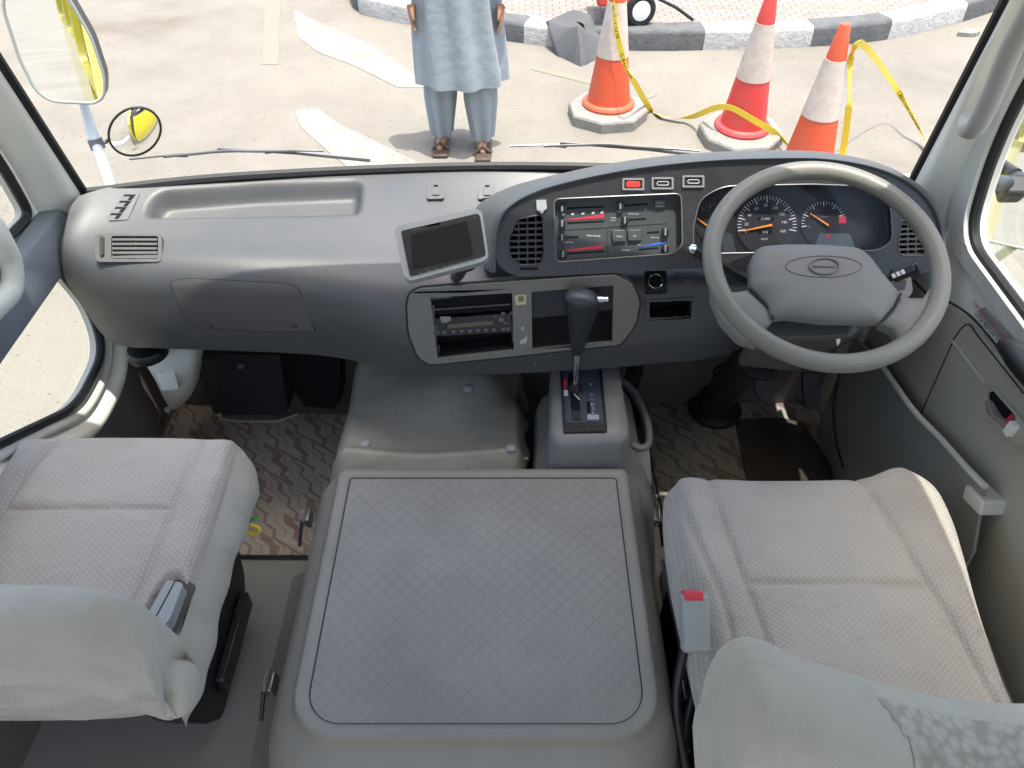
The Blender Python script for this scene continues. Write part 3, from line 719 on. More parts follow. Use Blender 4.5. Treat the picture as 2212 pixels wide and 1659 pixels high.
b = MB(); b.grid([[p+Vector((0, .004, -.004)) for p in bot], [p+Vector((0, .05, -.022)) for p in bot], [p+Vector((0, .12, -.08)) for p in bot]]); b.build('cowl', mat('cowl_grey', (.16, .16, .155), .5, .4), bus, sharp=80)
# nose
b = MB(); rows = []
for z, d, sx in ((1.345, .15, 1.04), (1.2, .2, 1.06), (1.0, .23, 1.07), (.7, .24, 1.07), (.35, .22, 1.06)):
    rows.append([Vector((-.04+(p.x+.04)*sx, p.y+d, z)) for p in bot])
b.grid(rows); b.build('nose_panel', YELLOW, bus, sharp=80)
# inner pillars
def pillar(sgn, edge, wf, m, bul=.03):
    rows = []
    for a, c_ in zip(edge, wf):
        mid = a.lerp(c_, .5)+Vector((-sgn*bul, -bul*.8, 0))
        rows.append([a+Vector((0, -.012, 0)), a.lerp(c_, .12)+Vector((-sgn*bul*.5, -bul*.7-.012, 0)), a.lerp(mid, .8)+Vector((-sgn*bul*.25, -.008, 0)), mid, c_.lerp(mid, .45), c_])
    b = MB(); b.grid(cat_rows(rows)); b.build('pillar_trim', m, bus, sharp=80)
def cat_rows(rows):
    cols = list(zip(*rows)); cols = [cat(c, 4) for c in cols]; return [list(r) for r in zip(*cols)]
zs = [1.40, 1.46, 1.60, 1.8, 2.0, 2.2, 2.40]
def on(line, z):
    a, c_ = line[0], line[-1]; t = (z-a.z)/(c_.z-a.z); return a.lerp(c_, t)
wfl = [Vector((-.968+.08*max(0, z-1.45), y, z)) for z, y in zip(zs, (1.44, 1.415, 1.382, 1.295, 1.21, 1.12, 1.05))]
pillar(-1, [on(lft, z)+Vector((.008, 0, 0)) for z in zs], wfl, CREAM, .012)
wfr = [Vector((.888-.10*max(0, z-1.45), y, z)) for z, y in zip(zs, (1.40, 1.385, 1.375, 1.35, 1.30, 1.22, 1.12))]
pillar(1, [on(rgt, z)+Vector((-.012, 0, 0)) for z in zs], wfr, CREAM, .02)
# roof over the cab, cut short behind the camera to let in sky light
b = MB(); b.prism([(-.93, 1.14, 2.385), (-.55, 1.235, 2.385), (-.04, 1.29, 2.385), (.46, 1.25, 2.385), (.83, 1.16, 2.385), (.83, -.35, 2.385), (-.93, -.35, 2.385)], (0, 0, .06)); b.build('roof', CREAM, bus, bevel=.01)
# right rear wall and outer skin behind the driver's door
upR = ryz([(1.325, 1.457), (1.345, 1.62), (1.32, 1.78), (1.13, 2.24), (.35, 2.24), (.35, 1.457)], [.07, .1, .1, .06, .06, .05])
rearR = ryz([(.15, 2.24), (-1.2, 2.24), (-1.2, 1.50), (.15, 1.50)], .06)
b = MB(); b.prism(yz(.892, [(.245, .69), (.245, 2.40), (-1.5, 2.40), (-1.5, .69)]), (.03, 0, 0), [yz(.892, rearR)]); tumble(b, 1); b.build('inner_side_panel', CREAMT, bus, bevel=.004)
b = MB(); b.prism(yz(.925, [(1.66, .30), (1.70, 1.30), (1.53, 1.45), (1.14, 2.42), (.9, 2.5), (-4.5, 2.5), (-4.5, .30)]), (.03, 0, 0), [yz(.925, h) for h in ([tuple(p) for p in offs(upR, .07)], rearR, rear2)]); tumble(b, 1); b.build('outer_side_skin', YELLOW, bus, bevel=.004)
for h in (rearR, rear2):
    b = MB(); b.prism(yz(.93, h), (.004, 0, 0)); tumble(b, 1); b.build('side_window', TINT, bus, flat=True)

# ================================================================ DRIVER'S DOOR
door = thing('driver_door', (.89, .9, .72), "driver's door with cream window frame and grey-olive padded card", 'door')
dwall = [(1.53, .72), (1.53, 1.40), (1.42, 1.50), (1.385, 1.78), (1.17, 2.32), (.255, 2.32), (.255, .72)]
b = MB(); b.prism(yz(.890, dwall), (.03, 0, 0), [yz(.890, upR)]); tumble(b, 1); b.build('door_frame', CREAM, door, bevel=.006)
b = MB(); b.prism(yz(.926, upR), (.004, 0, 0)); tumble(b, 1); b.build('window_glass', GLASS, door, flat=True)
b = MB(); b.ring(yz(.893, upR), .011, 8); tumble(b, 1); b.build('window_seal', RUBBER, door)
b = MB(); b.box((.893, 1.58, 1.05), (.04, .13, .75)); b.build('front_quarter_panel', CREAM, bus, bevel=.01)
fr = ryz([(1.385, 1.425), (1.40, 1.62), (1.37, 1.80), (1.17, 2.29), (.30, 2.29), (.30, 1.425)], [.09, .1, .1, .08, .08, .06])
b = MB(); b.prism(yz(.873, fr), (.017, 0, 0), [yz(.873, upR)]); tumble(b, 1); b.build('window_frame', CREAMT, door, bevel=.007, seg=3)
DP = Plane((.89, 1, 1), (-1, 0, 0)); DP.u = Vector((0, 1, 0)); DP.v = Vector((0, 0, 1))
card = [(1930, 560), (1972, 603), (2005, 636), (2053, 654), (2101, 687), (2157, 752), (2260, 870)]
cp = [DP.q(a, b_) for a, b_ in card]+[Vector((.89, .30, 1.40)), Vector((.89, .30, .74)), Vector((.89, 1.50, .74)), Vector((.89, 1.50, 1.1))]
b = MB(); b.prism([p+Vector((-.016, 0, 0)) for p in cp], (.015, 0, 0)); b.build('door_card', DOORM, door, bevel=.006, seg=3)
def line_on(name, px, r, m, par, pl, off=.0, n=6):
    b = MB(); b.tube(cat([pl.q(a, c_, off) for a, c_ in px], 6), r, n); return b.build(name, m, par)
CP = Plane((.874, 1, 1), (-1, 0, 0)); CP.u = Vector((0, 1, 0)); CP.v = Vector((0, 0, 1))
SEAM = mat('seam_shadow_gap', (.035, .034, .032), .8, .2)
line_on('card_seam', [(2062, 730), (2090, 700), (2120, 735), (2212, 850)], .0016, SEAM, door, CP)
line_on('card_seam', [(2062, 730), (1985, 905)], .0016, SEAM, door, CP)
line_on('card_seam', [(2058, 737), (2127, 830)], .0030, DOORM, door, CP)
line_on('card_edge', [(1972, 603), (2005, 636), (2053, 654), (2101, 687), (2157, 752)], .0025, SEAM, door, CP, .003)
# printed label by the belt
SP = Plane((.8735, 1, 1), (-1, 0, 0))
b = MB(); b.prism([p+Vector((-.0012, 0, 0)) for p in [A(2112, 672, x=.888), A(2128, 664, x=.888), A(2200, 742, x=.888), A(2182, 756, x=.888)]], (.0012, 0, 0)); lb = b.build('caution_label', GREYPL, door, flat=True)
b = MB(); p0, p1 = A(2120, 664, x=.8865), A(2182, 735, x=.8865); t_ = (p1-p0).normalized(); u_ = Vector((-1, 0, 0)).cross(t_)
if u_.z < 0: u_ = -u_
tag(lb, kind=None)
text_mb(b, 'CAUTION KEEP DOOR SHUT', (p0+p1)/2+u_*-.006, t_, u_, .0125, .0); b.build('red_text', REDP, lb, flat=True)
b = MB(); text_mb(b, 'LOCK BEFORE DRIVING', (p0+p1)/2+u_*-.020, t_, u_, .0125, .0); b.build('black_text', MATTE, lb, flat=True)
# handle bezel, recess and lever
hb_ = rq([(2124, 850), (2150, 834), (2215, 905), (2235, 950), (2212, 968), (2190, 955), (2132, 895)], 10)
hr_ = rq([(2138, 848), (2152, 842), (2205, 902), (2190, 918), (2170, 905), (2140, 872)], 8)
b = MB(); slab(b, CP, hb_, 0, .007, [hr_]); hz = b.build('handle_bezel', DOORM, door, bevel=.002)
b = MB(); slab(b, CP, hr_, -.001, .0012); b.build('recess', MATTE, hz, flat=True)
b = MB(); domed(b, CP, rq([(2137, 862), (2145, 866), (2166, 900), (2192, 915), (2184, 932), (2140, 890)], 4), .006, .008, 0); b.build('pull_lever', COVERM, hz)
b = MB(); slab(b, CP, rq([(2188, 930), (2204, 908), (2212, 922), (2196, 944)], 2), .0, .018); b.build('lock_knob', CREAM, hz, bevel=.002)
b = MB(); slab(b, CP, rq([(2176, 912), (2198, 894), (2203, 902), (2184, 922)], 2), .0, .010); b.build('lock_mark', REDP, hz, bevel=.001)
# armrest at the belt
P = cat([A(2168, 745, x=.865), A(2195, 765, x=.855), A(2240, 815, x=.85), A(2330, 910, x=.85)], 8)
b = MB(); b.tube(P, [.012+.012*min(1, i/10) for i in range(len(P))], 14); b.build('armrest', BEZEL, door)
b = MB(); P0 = A(2176, 770, x=.842); b.lathe(P0, [(.006, 0), (.006, .004)], 16, (-1, -.3, .2)); b.build('armrest_screw', MATTE, door)
# door pocket: inner panel and ledge
pk = [A(1893, 775, x=.84), A(1930, 830, x=.84), A(1975, 893, x=.84), A(2030, 950, x=.84), A(2085, 1012, x=.84), A(2125, 1052, x=.84)]
pp = [Vector((.84, 1.50, 1.06))]+pk+[Vector((.84, .84, 1.1)), Vector((.84, .80, .72)), Vector((.84, 1.50, .72))]
b = MB(); b.prism(pp, (.006, 0, 0)); b.build('pocket_panel', mat('pocket_grey', (.23, .225, .205), .5, .45, bump=(700, .2, .0005), var=(4, .3, (.18, .172, .155))), door, flat=True)
b = MB(); b.tube([p+Vector((.002, 0, .002)) for p in cat(pk, 5)], .006, 8); b.build('pocket_rim', CREAMT, door)
b = MB(); q_ = A(2118, 1050, x=.85); b.box(q_+Vector((.012, -.02, -.015)), (.06, .06, .03), Matrix.Rotation(R(-20), 3, 'X')); b.build('pocket_end_block', CREAMT, door, bevel=.004)
line_on('panel_seam', [(1815, 800), (1800, 880), (1808, 960), (1822, 1010)], .003, SEAM, door, Plane((.838, 1, 1), (-1, 0, 0)))

# ================================================================ GRAB HANDLE on the right pillar
gp = [A(2090, 262, x=.80), A(2092, 278, x=.77), A(2112, 268, x=.76), A(2150, 190, x=.75), A(2185, 105, x=.74), A(2230, 20, x=.735), A(2260, -60, x=.735)]
b = MB(); b.tube(cat(gp, 8), .0165, 16); g = b.build('grab_handle', mat('grab_grey', (.33, .33, .31), .4, .5))
tag(g, 'curved grey grab handle mounted on the right windscreen pillar', 'grab handle')

# ================================================================ DASHBOARD
dash = thing('dashboard', (-.04, 1.4, 1.2), 'grey moulded dashboard spanning the cab under the windscreen', 'dashboard')
cols = [  # each column: (px, py, y) rows from the windscreen down to the lower edge
 [(166, 425, 1.455), (150, 452, 1.42), (138, 500, 1.385), (129, 545, 1.36), (140, 600, 1.345), (170, 650, 1.345), (215, 715, 1.345), (246, 742, 1.345)],
 [(230, 406, 1.50), (205, 455, 1.44), (190, 510, 1.385), (185, 560, 1.34), (195, 610, 1.318), (225, 655, 1.312), (258, 715, 1.315), (283, 750, 1.32)],
 [(330, 393, 1.535), (310, 455, 1.46), (300, 515, 1.385), (300, 560, 1.33), (310, 610, 1.30), (325, 660, 1.292), (340, 715, 1.292), (350, 752, 1.30)],
 [(500, 380, 1.575), (500, 450, 1.48), (500, 515, 1.39), (500, 560, 1.325), (500, 610, 1.290), (500, 665, 1.28), (500, 715, 1.28), (500, 757, 1.288)],
 [(700, 369, 1.60), (700, 445, 1.49), (700, 520, 1.39), (700, 570, 1.325), (700, 620, 1.283), (700, 670, 1.268), (700, 720, 1.265), (700, 768, 1.272)],
 [(850, 365, 1.612), (850, 440, 1.50), (850, 520, 1.395), (850, 580, 1.32), (850, 635, 1.270), (850, 690, 1.245), (850, 745, 1.235), (850, 797, 1.24)],
 [(980, 362, 1.617), (980, 440, 1.51), (980, 520, 1.40), (980, 575, 1.325), (980, 625, 1.275), (980, 690, 1.247), (980, 745, 1.232), (980, 808, 1.235)],
 [(1120, 360, 1.62), (1120, 440, 1.53), (1120, 530, 1.42), (1120, 590, 1.325), (1120, 625, 1.29), (1120, 690, 1.262), (1120, 745, 1.245), (1120, 806, 1.245)],
 [(1300, 360, 1.615), (1300, 450, 1.55), (1300, 540, 1.46), (1300, 585, 1.345), (1300, 625, 1.30), (1300, 690, 1.272), (1300, 745, 1.255), (1300, 796, 1.252)],
 [(1420, 362, 1.61), (1420, 450, 1.55), (1420, 540, 1.46), (1420, 582, 1.35), (1420, 620, 1.305), (1420, 680, 1.278), (1420, 735, 1.262), (1420, 784, 1.26)],
 [(1560, 366, 1.60), (1560, 450, 1.55), (1560, 540, 1.46), (1560, 582, 1.355), (1560, 620, 1.31), (1560, 680, 1.285), (1560, 730, 1.275), (1545, 770, 1.272)],
 [(1760, 374, 1.58), (1760, 450, 1.54), (1760, 540, 1.45), (1760, 582, 1.36), (1760, 610, 1.32), (1760, 635, 1.31), (1760, 665, 1.31), (1760, 700, 1.31)],
 [(1900, 384, 1.55), (1900, 450, 1.52), (1900, 540, 1.44), (1900, 582, 1.36), (1900, 605, 1.34), (1900, 620, 1.335), (1900, 640, 1.335), (1900, 660, 1.335)],
 [(2005, 400, 1.50), (2010, 450, 1.49), (2010, 520, 1.44), (2005, 560, 1.39), (1990, 590, 1.37), (1975, 605, 1.37), (1965, 618, 1.37), (1960, 630, 1.37)]]
CG = [cat([A(a, c_, y=d) for a, c_, d in col], 20) for col in cols]            # fine rows
DR = [cat([CG[j][i] for j in range(len(CG))], 22) for i in range(len(CG[0]))]
tray = rq([(318, 432), (345, 408), (560, 392), (768, 385), (786, 394), (785, 440), (776, 466), (600, 470), (308, 474)], [30, 30, 5, 20, 20, 30, 22, 5, 22], 5)
def depth_in(px, py, poly, soft):
    if not inside(px, py, poly): return 0
    d = min(seg_d(Vector((px, py)), Vector(poly[i-1]), Vector(poly[i])) for i in range(len(poly)))
    return sstep(0, soft, d)
hud = rq([(928, 640), (1110, 630), (1110, 758), (945, 775)], 1); pocket2 = rq([(1146, 628), (1328, 614), (1322, 738), (1150, 754)], 1)
slotp = rq([(1398, 648), (1498, 644), (1494, 688), (1396, 694)], 2)
HOLES = [[(934, 646), (1104, 636), (1106, 752), (950, 768)], [(1152, 634), (1322, 620), (1318, 732), (1154, 748)], [(1403, 653), (1492, 649), (1489, 683), (1401, 688)]]
rows = []
for r in DR:
    row = []
    for p in r:
        px, py = proj(p)
        if 295 < px < 795 and 380 < py < 480:
            p = p+Vector((0, .006, -.034))*depth_in(px, py, tray, 24)
        row.append(p)
    rows.append(row)
# edge roll-under
last = rows[-1]; rows += [[p+Vector((0, .012, -.012)) for p in last], [p+Vector((0, .06, -.014)) for p in last], [p+Vector((0, .2, .0)) for p in last]]
n_ = len(rows[0]); b = MB(); V = [p for r in rows for p in r]; Fq = []
pr_ = [proj(p) for p in V]
for i in range(len(rows)-1):
    for k in range(n_-1):
        q = (i*n_+k, i*n_+k+1, (i+1)*n_+k+1, (i+1)*n_+k)
        cx, cy = sum(pr_[a][0] for a in q)/4, sum(pr_[a][1] for a in q)/4
        if 930 < cx < 1500 and 610 < cy < 775 and any(inside(cx, cy, h) for h in HOLES): continue
        Fq.append(q)
b.add(V, Fq); db = b.build('dash_panel', DASH, dash, sharp=60)
BV = BVHTree.FromPolygons(V, Fq)
def hit(px, py, off=0):
    d = ray(px, py).normalized(); p, nn, i, k = BV.ray_cast(CAM, d)
    if p is None: return A(px, py, y=1.35)
    if nn.dot(d) > 0: nn = -nn
    return p+nn*off
def hplane(px, py, r=25):
    a, b_, c_, d = hit(px-r, py), hit(px+r, py), hit(px, py-r), hit(px, py+r)
    nn = (b_-a).cross(c_-d).normalized(); return Plane((a+b_+c_+d)/4, nn)
def lift(pl, L):
    d = max((hit(x, y)-pl.p).dot(pl.n) for x, y in L); pl.p = pl.p+pl.n*max(0, d); return pl
def patch(mb, L, off, nr=12, edge=-.002):
    L = [tuple(p) for p in L]; cx = sum(p[0] for p in L)/len(L); cy = sum(p[1] for p in L)/len(L); rows = []
    for i in range(nr+1):
        s_ = max(.01, i/nr); rows.append([hit(cx+(x-cx)*s_, cy+(y-cy)*s_, off) for x, y in L])
    rows.append([hit(x, y, edge) for x, y in L]); return mb.grid(rows, closed=True)
def seam_on(name, px, r, m, par, off=0, closed=False, n=6, sub=6):
    pts = [Vector((*p, 0)) for p in px]; pts = cat(pts, sub, closed) if sub > 1 else pts
    P = [hit(p.x, p.y, off) for p in pts]; b = MB()
    (b.ring(P, r, n) if closed else b.tube(P, r, n)); return b.build(name, m, par)

# glovebox lid with seam, bottom lip catching light
gl = rq([(366, 606), (410, 601), (622, 612), (645, 622), (682, 716), (560, 713), (430, 708), (398, 680)], [12, 4, 14, 10, 8, 4, 22, 14], 5)
b = MB(); patch(b, gl, .0022, 14); gb = b.build('glovebox_lid', DASHLO, dash, sharp=60)
P = [hit(*p, .0008) for p in gl]; b = MB(); b.ring(P, .0016, 6); b.build('lid_gap', SEAM, gb)
for x_ in (456, 638):
    b = MB(); b.lathe(hit(x_, 702, .002), [(.006, -.003), (.006, .002), (.003, .003)], 14, (0, -1, .2)); b.build('lid_stop', BEZEL, gb)

# left air vent with slats and thumb wheel
VP = hplane(280, 536, 60)
lift(VP, [(240, 508), (240, 563), (280, 508), (280, 564), (345, 508), (345, 563), (210, 536)])
out = rr4(206, 505, 350, 567, 12); ho = rr4(241, 511, 342, 560, 5)
b = MB(); slab(b, VP, out, -.02, .002, [ho]); v_ = b.build('air_vent', DASHLO, dash, bevel=.001)
b = MB(); slab(b, VP, ho, -.018, -.014); b.build('vent_cavity', MATTE, v_, flat=True)
b = MB()
for k in range(5):
    yy = 516+k*9.6; slab(b, VP, [(243, yy), (340, yy), (340, yy+4.6), (243, yy+4.6)], -.009, .002)
for xx in (290,): slab(b, VP, [(xx, 512), (xx+3, 512), (xx+3, 559), (xx, 559)], -.012, -.002)
tag(b.build('slats', DASHLO, v_), kind=None)
b = MB(); slab(b, VP, rr4(219, 514, 227, 556, 4), -.002, .0075); b.build('thumb_wheel', BEZEL, v_, bevel=.001)
# demister grille on the left shoulder
GP = hplane(268, 447, 22)
b = MB(); slab(b, GP, rq([(268, 418), (304, 416), (276, 476), (236, 478), (234, 466)], 4), -.002, .0025); v_ = b.build('demister_vent', DASH, dash, bevel=.001)
for k in range(4):
    x0, y0 = 270-k*9.5, 422+k*13.5; b = MB(); slab(b, GP, [(x0, y0), (x0+24, y0), (x0+15, y0+12), (x0+6, y0+12), (x0+12, y0+4), (x0-3, y0+4)], .0022, .0031); b.build('slot', MATTE, v_, flat=True)
# two cable clips on the top
for i_, (cx, cy) in enumerate(((941, 420), (1051, 420))):
    TP = hplane(cx, cy, 15); c_ = thing('cable_clip', TP.q(cx, cy), ('left' if i_ == 0 else 'right')+' of the two small grey clips stuck on the dashboard top behind the display', 'clip', 'clips on the dashboard top')
    b = MB(); slab(b, TP, rq([(cx-17, cy-16), (cx+17, cy-18), (cx+19, cy+14), (cx-19, cy+15)], 6), 0, .007); b.build('clip_base', DASH, c_, bevel=.002)
    b = MB(); slab(b, TP, rr4(cx-7, cy-12, cx+8, cy+8, 2), .0072, .010); b.build('clip_tongue', DASH, c_, bevel=.0012)
    b = MB(); slab(b, TP, [(cx-4, cy-13), (cx+6, cy-13), (cx+5, cy-9), (cx-4, cy-9)], .0101, .0106); b.build('slot', MATTE, c_, flat=True)

# ---- instrument panel (right half)
p1, p2 = A(1500, 400, y=1.36), A(1500, 560, y=1.29)
PI = Plane(p1, (p2-p1).cross(Vector((1, 0, 0))))
panel = rq([(1070, 562), (1072, 503), (1098, 452), (1156, 418), (1248, 390), (1379, 364), (1520, 348), (1660, 342), (1790, 344), (1908, 369), (1990, 416), (2028, 478), (2036, 550), (2010, 585), (1960, 596), (1700, 594), (1500, 578), (1350, 588), (1130, 598), (1092, 588)], 16, 3)
vent1 = rq([(1118, 473), (1172, 463), (1175, 545), (1168, 570), (1122, 573), (1102, 555), (1098, 520)], 8, 3)
hvac = rq([(1196, 430), (1330, 424), (1470, 418), (1473, 530), (1452, 548), (1200, 566)], [14, 3, 14, 16, 16, 14], 4)
clus = rq([(1510, 430), (1560, 402), (1750, 398), (1860, 402), (1920, 430), (1925, 520), (1895, 541), (1600, 546), (1500, 548), (1494, 500)], [22, 25, 10, 30, 30, 30, 22, 5, 8, 22], 4)
vent2 = rq([(1943, 476), (1990, 484), (1998, 540), (1990, 552), (1944, 552), (1936, 540)], 6, 3)
b = MB(); slab(b, PI, panel, -.02, .006, [vent1, hvac, clus, vent2]); ip = b.build('instrument_panel', BEZEL, dash, bevel=.0025, seg=2)
# back plates
for vv in (vent1, vent2):
    b = MB(); slab(b, PI, vv, -.030, -.026); b.build('vent_cavity', MATTE, ip, flat=True)
for tg, vv, rng, cxs in (('left', vent1, range(480, 570, 13), (1119, 1138, 1156)), ('right', vent2, range(482, 552, 11), (1960, 1978))):
    b = MB()
    x0, x1 = min(p[0] for p in vv), max(p[0] for p in vv)
    for yy in rng:
        xa = x0+ (max(0, 520-yy)*.35 if tg == 'left' else 0)
        slab(b, PI, [(xa, yy), (x1, yy-2), (x1, yy+2.4), (xa, yy+4.4)], -.012, .001)
    for xx in cxs: slab(b, PI, [(xx, min(p[1] for p in vv)+3), (xx+3, min(p[1] for p in vv)+3), (xx+3, max(p[1] for p in vv)-3), (xx, max(p[1] for p in vv)-3)], -.014, -.001)
    v_ = b.build('air_vent', BEZEL if tg == 'left' else DASHLO, ip)
    b = MB(); b.ring([PI.q(x, y)+PI.n*.006 for x, y in vv], .0018, 6); b.build('vent_rim', BEZEL if tg == 'left' else DASHLO, v_)
# climate control panel
b = MB(); slab(b, PI, [(1180, 412), (1485, 402), (1485, 560), (1180, 580)], -.016, -.012); hv = b.build('climate_panel', mat('climate_face', (.045, .05, .052), .5, .4, var=(30, .3, (.06, .062, .065))), ip, flat=True)
b = MB(); b.ring([PI.q(x, y)+PI.n*.006 for x, y in hvac], .0016, 6); b.build('panel_rim', mat('rim_grey', (.09, .092, .095), .35, .5), hv)
HO = -.0118
def hx(X, Y): return 1180+X*.14, 412.9+Y*.14    # from the enlarged crop of this panel
def hp(c): return [PI.q(*hx(X, Y))+PI.n*HO for X, Y in c]
def mark(mb, c, o1=.0006): mb.prism([p+PI.n*o1 for p in hp(c)], PI.n*-.0004)
SL = [(330, 268, 905, 238, 255, 265), (330, 495, 905, 465, 255, 500), (310, 720, 500, 708, 255, 718), (330, 970, 905, 935, 268, 975), (1200, 225, 1585, 200, 1155, 228), (1280, 445, 1560, 425, 1225, 450), (1570, 645, 1760, 632, 1850, 635), (1440, 905, 1740, 880, 1850, 890)]
for x0, y0, x1, y1, kx, ky in SL:
    b = MB(); mark(b, [(x0, y0-12), (x1, y1-12), (x1, y1+12), (x0, y0+12)]); b.build('slider_slot', MATTE, hv, flat=True)
for x0, y0, x1, y1, kx, ky in SL:
    b = MB(); q = hp([(kx-48, ky-55), (kx+48, ky-60), (kx+48, ky+52), (kx-48, ky+58)]); b.prism([p+PI.n*.010 for p in q], PI.n*-.0098)
    k_ = b.build('slider_knob', BLACK, hv, bevel=.001)
    b = MB(); q = hp([(kx-20, ky-50), (kx+2, ky-52), (kx+2, ky+48), (kx-20, ky+50)]); b.prism([p+PI.n*.0106 for p in q], PI.n*-.0004); b.build('knob_mark', DIMP, k_, flat=True)
for q_ in ([(320, 440), (905, 352), (905, 415), (330, 455)], [(320, 915), (890, 830), (890, 888), (330, 935)]):
    b = MB(); mark(b, q_); b.build('red_warmth_wedge', REDP, hv, flat=True)
b = MB(); mark(b, [(1490, 850), (1860, 778), (1860, 815), (1500, 862)]); b.build('blue_cool_wedge', BLUEP, hv, flat=True)
b = MB(); mark(b, [(120, 610), (930, 570), (930, 574), (120, 615)]); mark(b, [(948, 560), (953, 560), (953, 1000), (948, 1000)]); mark(b, [(960, 560), (1880, 500), (1880, 504), (960, 565)]); b.build('divider_lines', MATTE, hv, flat=True)
def ht(mb, s_, X, Y, h=2.9):
    x, y = hx(X, Y); text_px(mb, PI, s_, x, y, h, HO+.0009, 3)
b = MB(); ht(b, 'REAR HEATER', 740, 695, 3.3); ht(b, 'COOLER', 1240, 915, 3.2); ht(b, 'OFF LO M HI', 345, 795, 2.7); ht(b, 'OFF LO M HI', 1360, 355, 2.7); ht(b, 'OFF LO HI', 1690, 722, 2.7); ht(b, 'FRESH', 1140, 318, 2.6); ht(b, 'REC', 1550, 288, 2.6); ht(b, 'HEATER', 1045, 415, 2.4); ht(b, 'FRONT', 1040, 455, 2.4); ht(b, 'MAX', 1450, 835, 2.4)
b.build('panel_lettering', WHITEP, hv, flat=True)
for X_ in (270, 415, 575, 735, 870):
    b = MB(); y_ = 362-(X_-270)*.055; mark(b, [(X_-24, y_-10), (X_+26, y_-22), (X_+18, y_+14), (X_-22, y_+18)]); b.build('airflow_symbol', WHITEP, hv, flat=True)
for q_ in ([(1020, 605), (1228, 595), (1240, 780), (1025, 790)], [(1262, 600), (1475, 592), (1480, 768), (1268, 772)], [(1680, 130), (1845, 122), (1845, 250), (1682, 262)]):
    b = MB(); q = hp(q_); b.prism([p+PI.n*.006 for p in q], PI.n*-.0055); k_ = b.build('push_button', mat('button_face', (.05, .055, .058), .45, .5), hv, bevel=.0015)
    cx, cy = sum(p[0] for p in q_)/4, sum(p[1] for p in q_)/4; x, y = hx(cx, cy+(10 if q_[0][0] < 1600 else -10)); b = MB(); text_px(b, PI, {1020: 'MICRO', 1262: 'A/C', 1680: 'CLOCK'}[q_[0][0]], x, y, 2.9, HO+.0066, 3); b.build('button_text', WHITEP, k_, flat=True)
# warning and rocker switches above
for i_, (cx, cy, m_) in enumerate(((1367, 398, REDLIT), (1430, 396, BLACK), (1496, 392, BLACK))):
    b = MB(); slab(b, PI, rr4(cx-24, cy-13, cx+23, cy+13, 2), .0, .010, [rr4(cx-20, cy-9, cx+19, cy+9, 1)]); s_ = b.build('switch', mat('switch_rim', (.2, .2, .2), .3, .5), ip, bevel=.0008)
    b = MB(); slab(b, PI, rr4(cx-19, cy-8, cx+18, cy+8, 1), .002, .0075); k_ = b.build('switch_face', BLACK, s_, bevel=.001)
    b = MB()
    if i_ == 0: slab(b, PI, rr4(cx-15, cy-6, cx+14, cy+6, 5), .0078, .0095); b.build('red_lens', REDLIT, s_, bevel=.001)
    else:
        b.ring([PI.q(x, y)+PI.n*.0082 for x, y in rr4(cx-12, cy-3.5, cx+12, cy+4, 3)], .0006, 6); b.build('switch_symbol', WHITEP, s_)
# white clip over the left vent
b = MB(); slab(b, PI, rq([(1158, 432), (1179, 431), (1181, 450), (1174, 455), (1172, 461), (1168, 461), (1166, 456), (1159, 454)], 1), .006, .013); c_ = b.build('vent_clip', GREYPL, bevel=.001)
tag(c_, 'small pale grey clip hooked above the black vent left of the climate panel', 'clip')
# lock hole under the vent
b = MB(); slab(b, PI, rr4(1122, 577, 1162, 583, 2), .0062, .0068); b.build('slot', MATTE, ip, flat=True)

# instrument cluster
b = MB(); slab(b, PI, [(1480, 385), (1945, 385), (1945, 565), (1480, 565)], -.034, -.030); cl = b.build('cluster_face', mat('cluster_black', (.016, .016, .018), .5, .4), ip, flat=True)
b = MB(); b.ring([PI.q(x, y)+PI.n*.006 for x, y in clus], .0014, 6); b.build('cluster_rim', mat('rim_grey2', (.085, .09, .095), .35, .5), cl)
b = MB(); slab(b, PI, clus, .000, .0008); b.build('cluster_lens', LENS, cl, flat=True)
CO = -.0295; CPL = Plane(PI.p+PI.n*CO, PI.n)
def cpx(X, Y): return 1548.4+X*.18, 398.2+Y*.18     # from the enlarged crop of the dials
def dial(c, rx, ry, name, body, shade=(.028, .028, .032)):
    o = MB(); pts = [CPL.q(c[0]+rx*math.cos(a_), c[1]+ry*math.sin(a_)) for a_ in [2*math.pi*k/48 for k in range(48)]]
    o.prism([p+PI.n*.0012 for p in pts], PI.n*-.0011); return o.build(name, mat('dial_face', shade, .6, .3), cl, flat=True)
def ticks(mb, c, rx, ry, a0, a1, n_, major, l0=.86, l1=.78, w=.9):
    for k in range(n_+1):
        a_ = R(a0+(a1-a0)*k/n_); m_ = k % major == 0; li = l1-.04 if m_ else l0-.02; ww = w*(1.35 if m_ else .75)
        u_ = Vector((math.cos(a_), -math.sin(a_))); t_ = Vector((-u_.y, u_.x))
        q = [Vector((c[0]+u_.x*rx*s_+t_.x*ww*e/2, c[1]+u_.y*ry*s_+t_.y*ww*e/2)) for s_, e in ((li, -1), (.97, -1), (.97, 1), (li, 1))]
        slab(mb, CPL, [tuple(p) for p in q], .0013, .0018)
sc_ = cpx(600, 490); sp = dial(sc_, 66, 66, 'speedometer', None)
b = MB(); ticks(b, sc_, 66, 66, 191, -11, 32, 4, w=1.7); b.build('dial_ticks', WHITEP, sp, flat=True)
b = MB()
for s_, X, Y in (('0', 345, 575), ('20', 352, 478), ('40', 390, 370), ('60', 475, 292), ('80', 585, 252), ('100', 695, 285), ('120', 775, 355), ('140', 805, 455), ('160', 790, 562)): text_px(b, CPL, s_, *cpx(X, Y), 6, .0016)
text_px(b, CPL, 'km/h', *cpx(570, 655), 5, .0016)
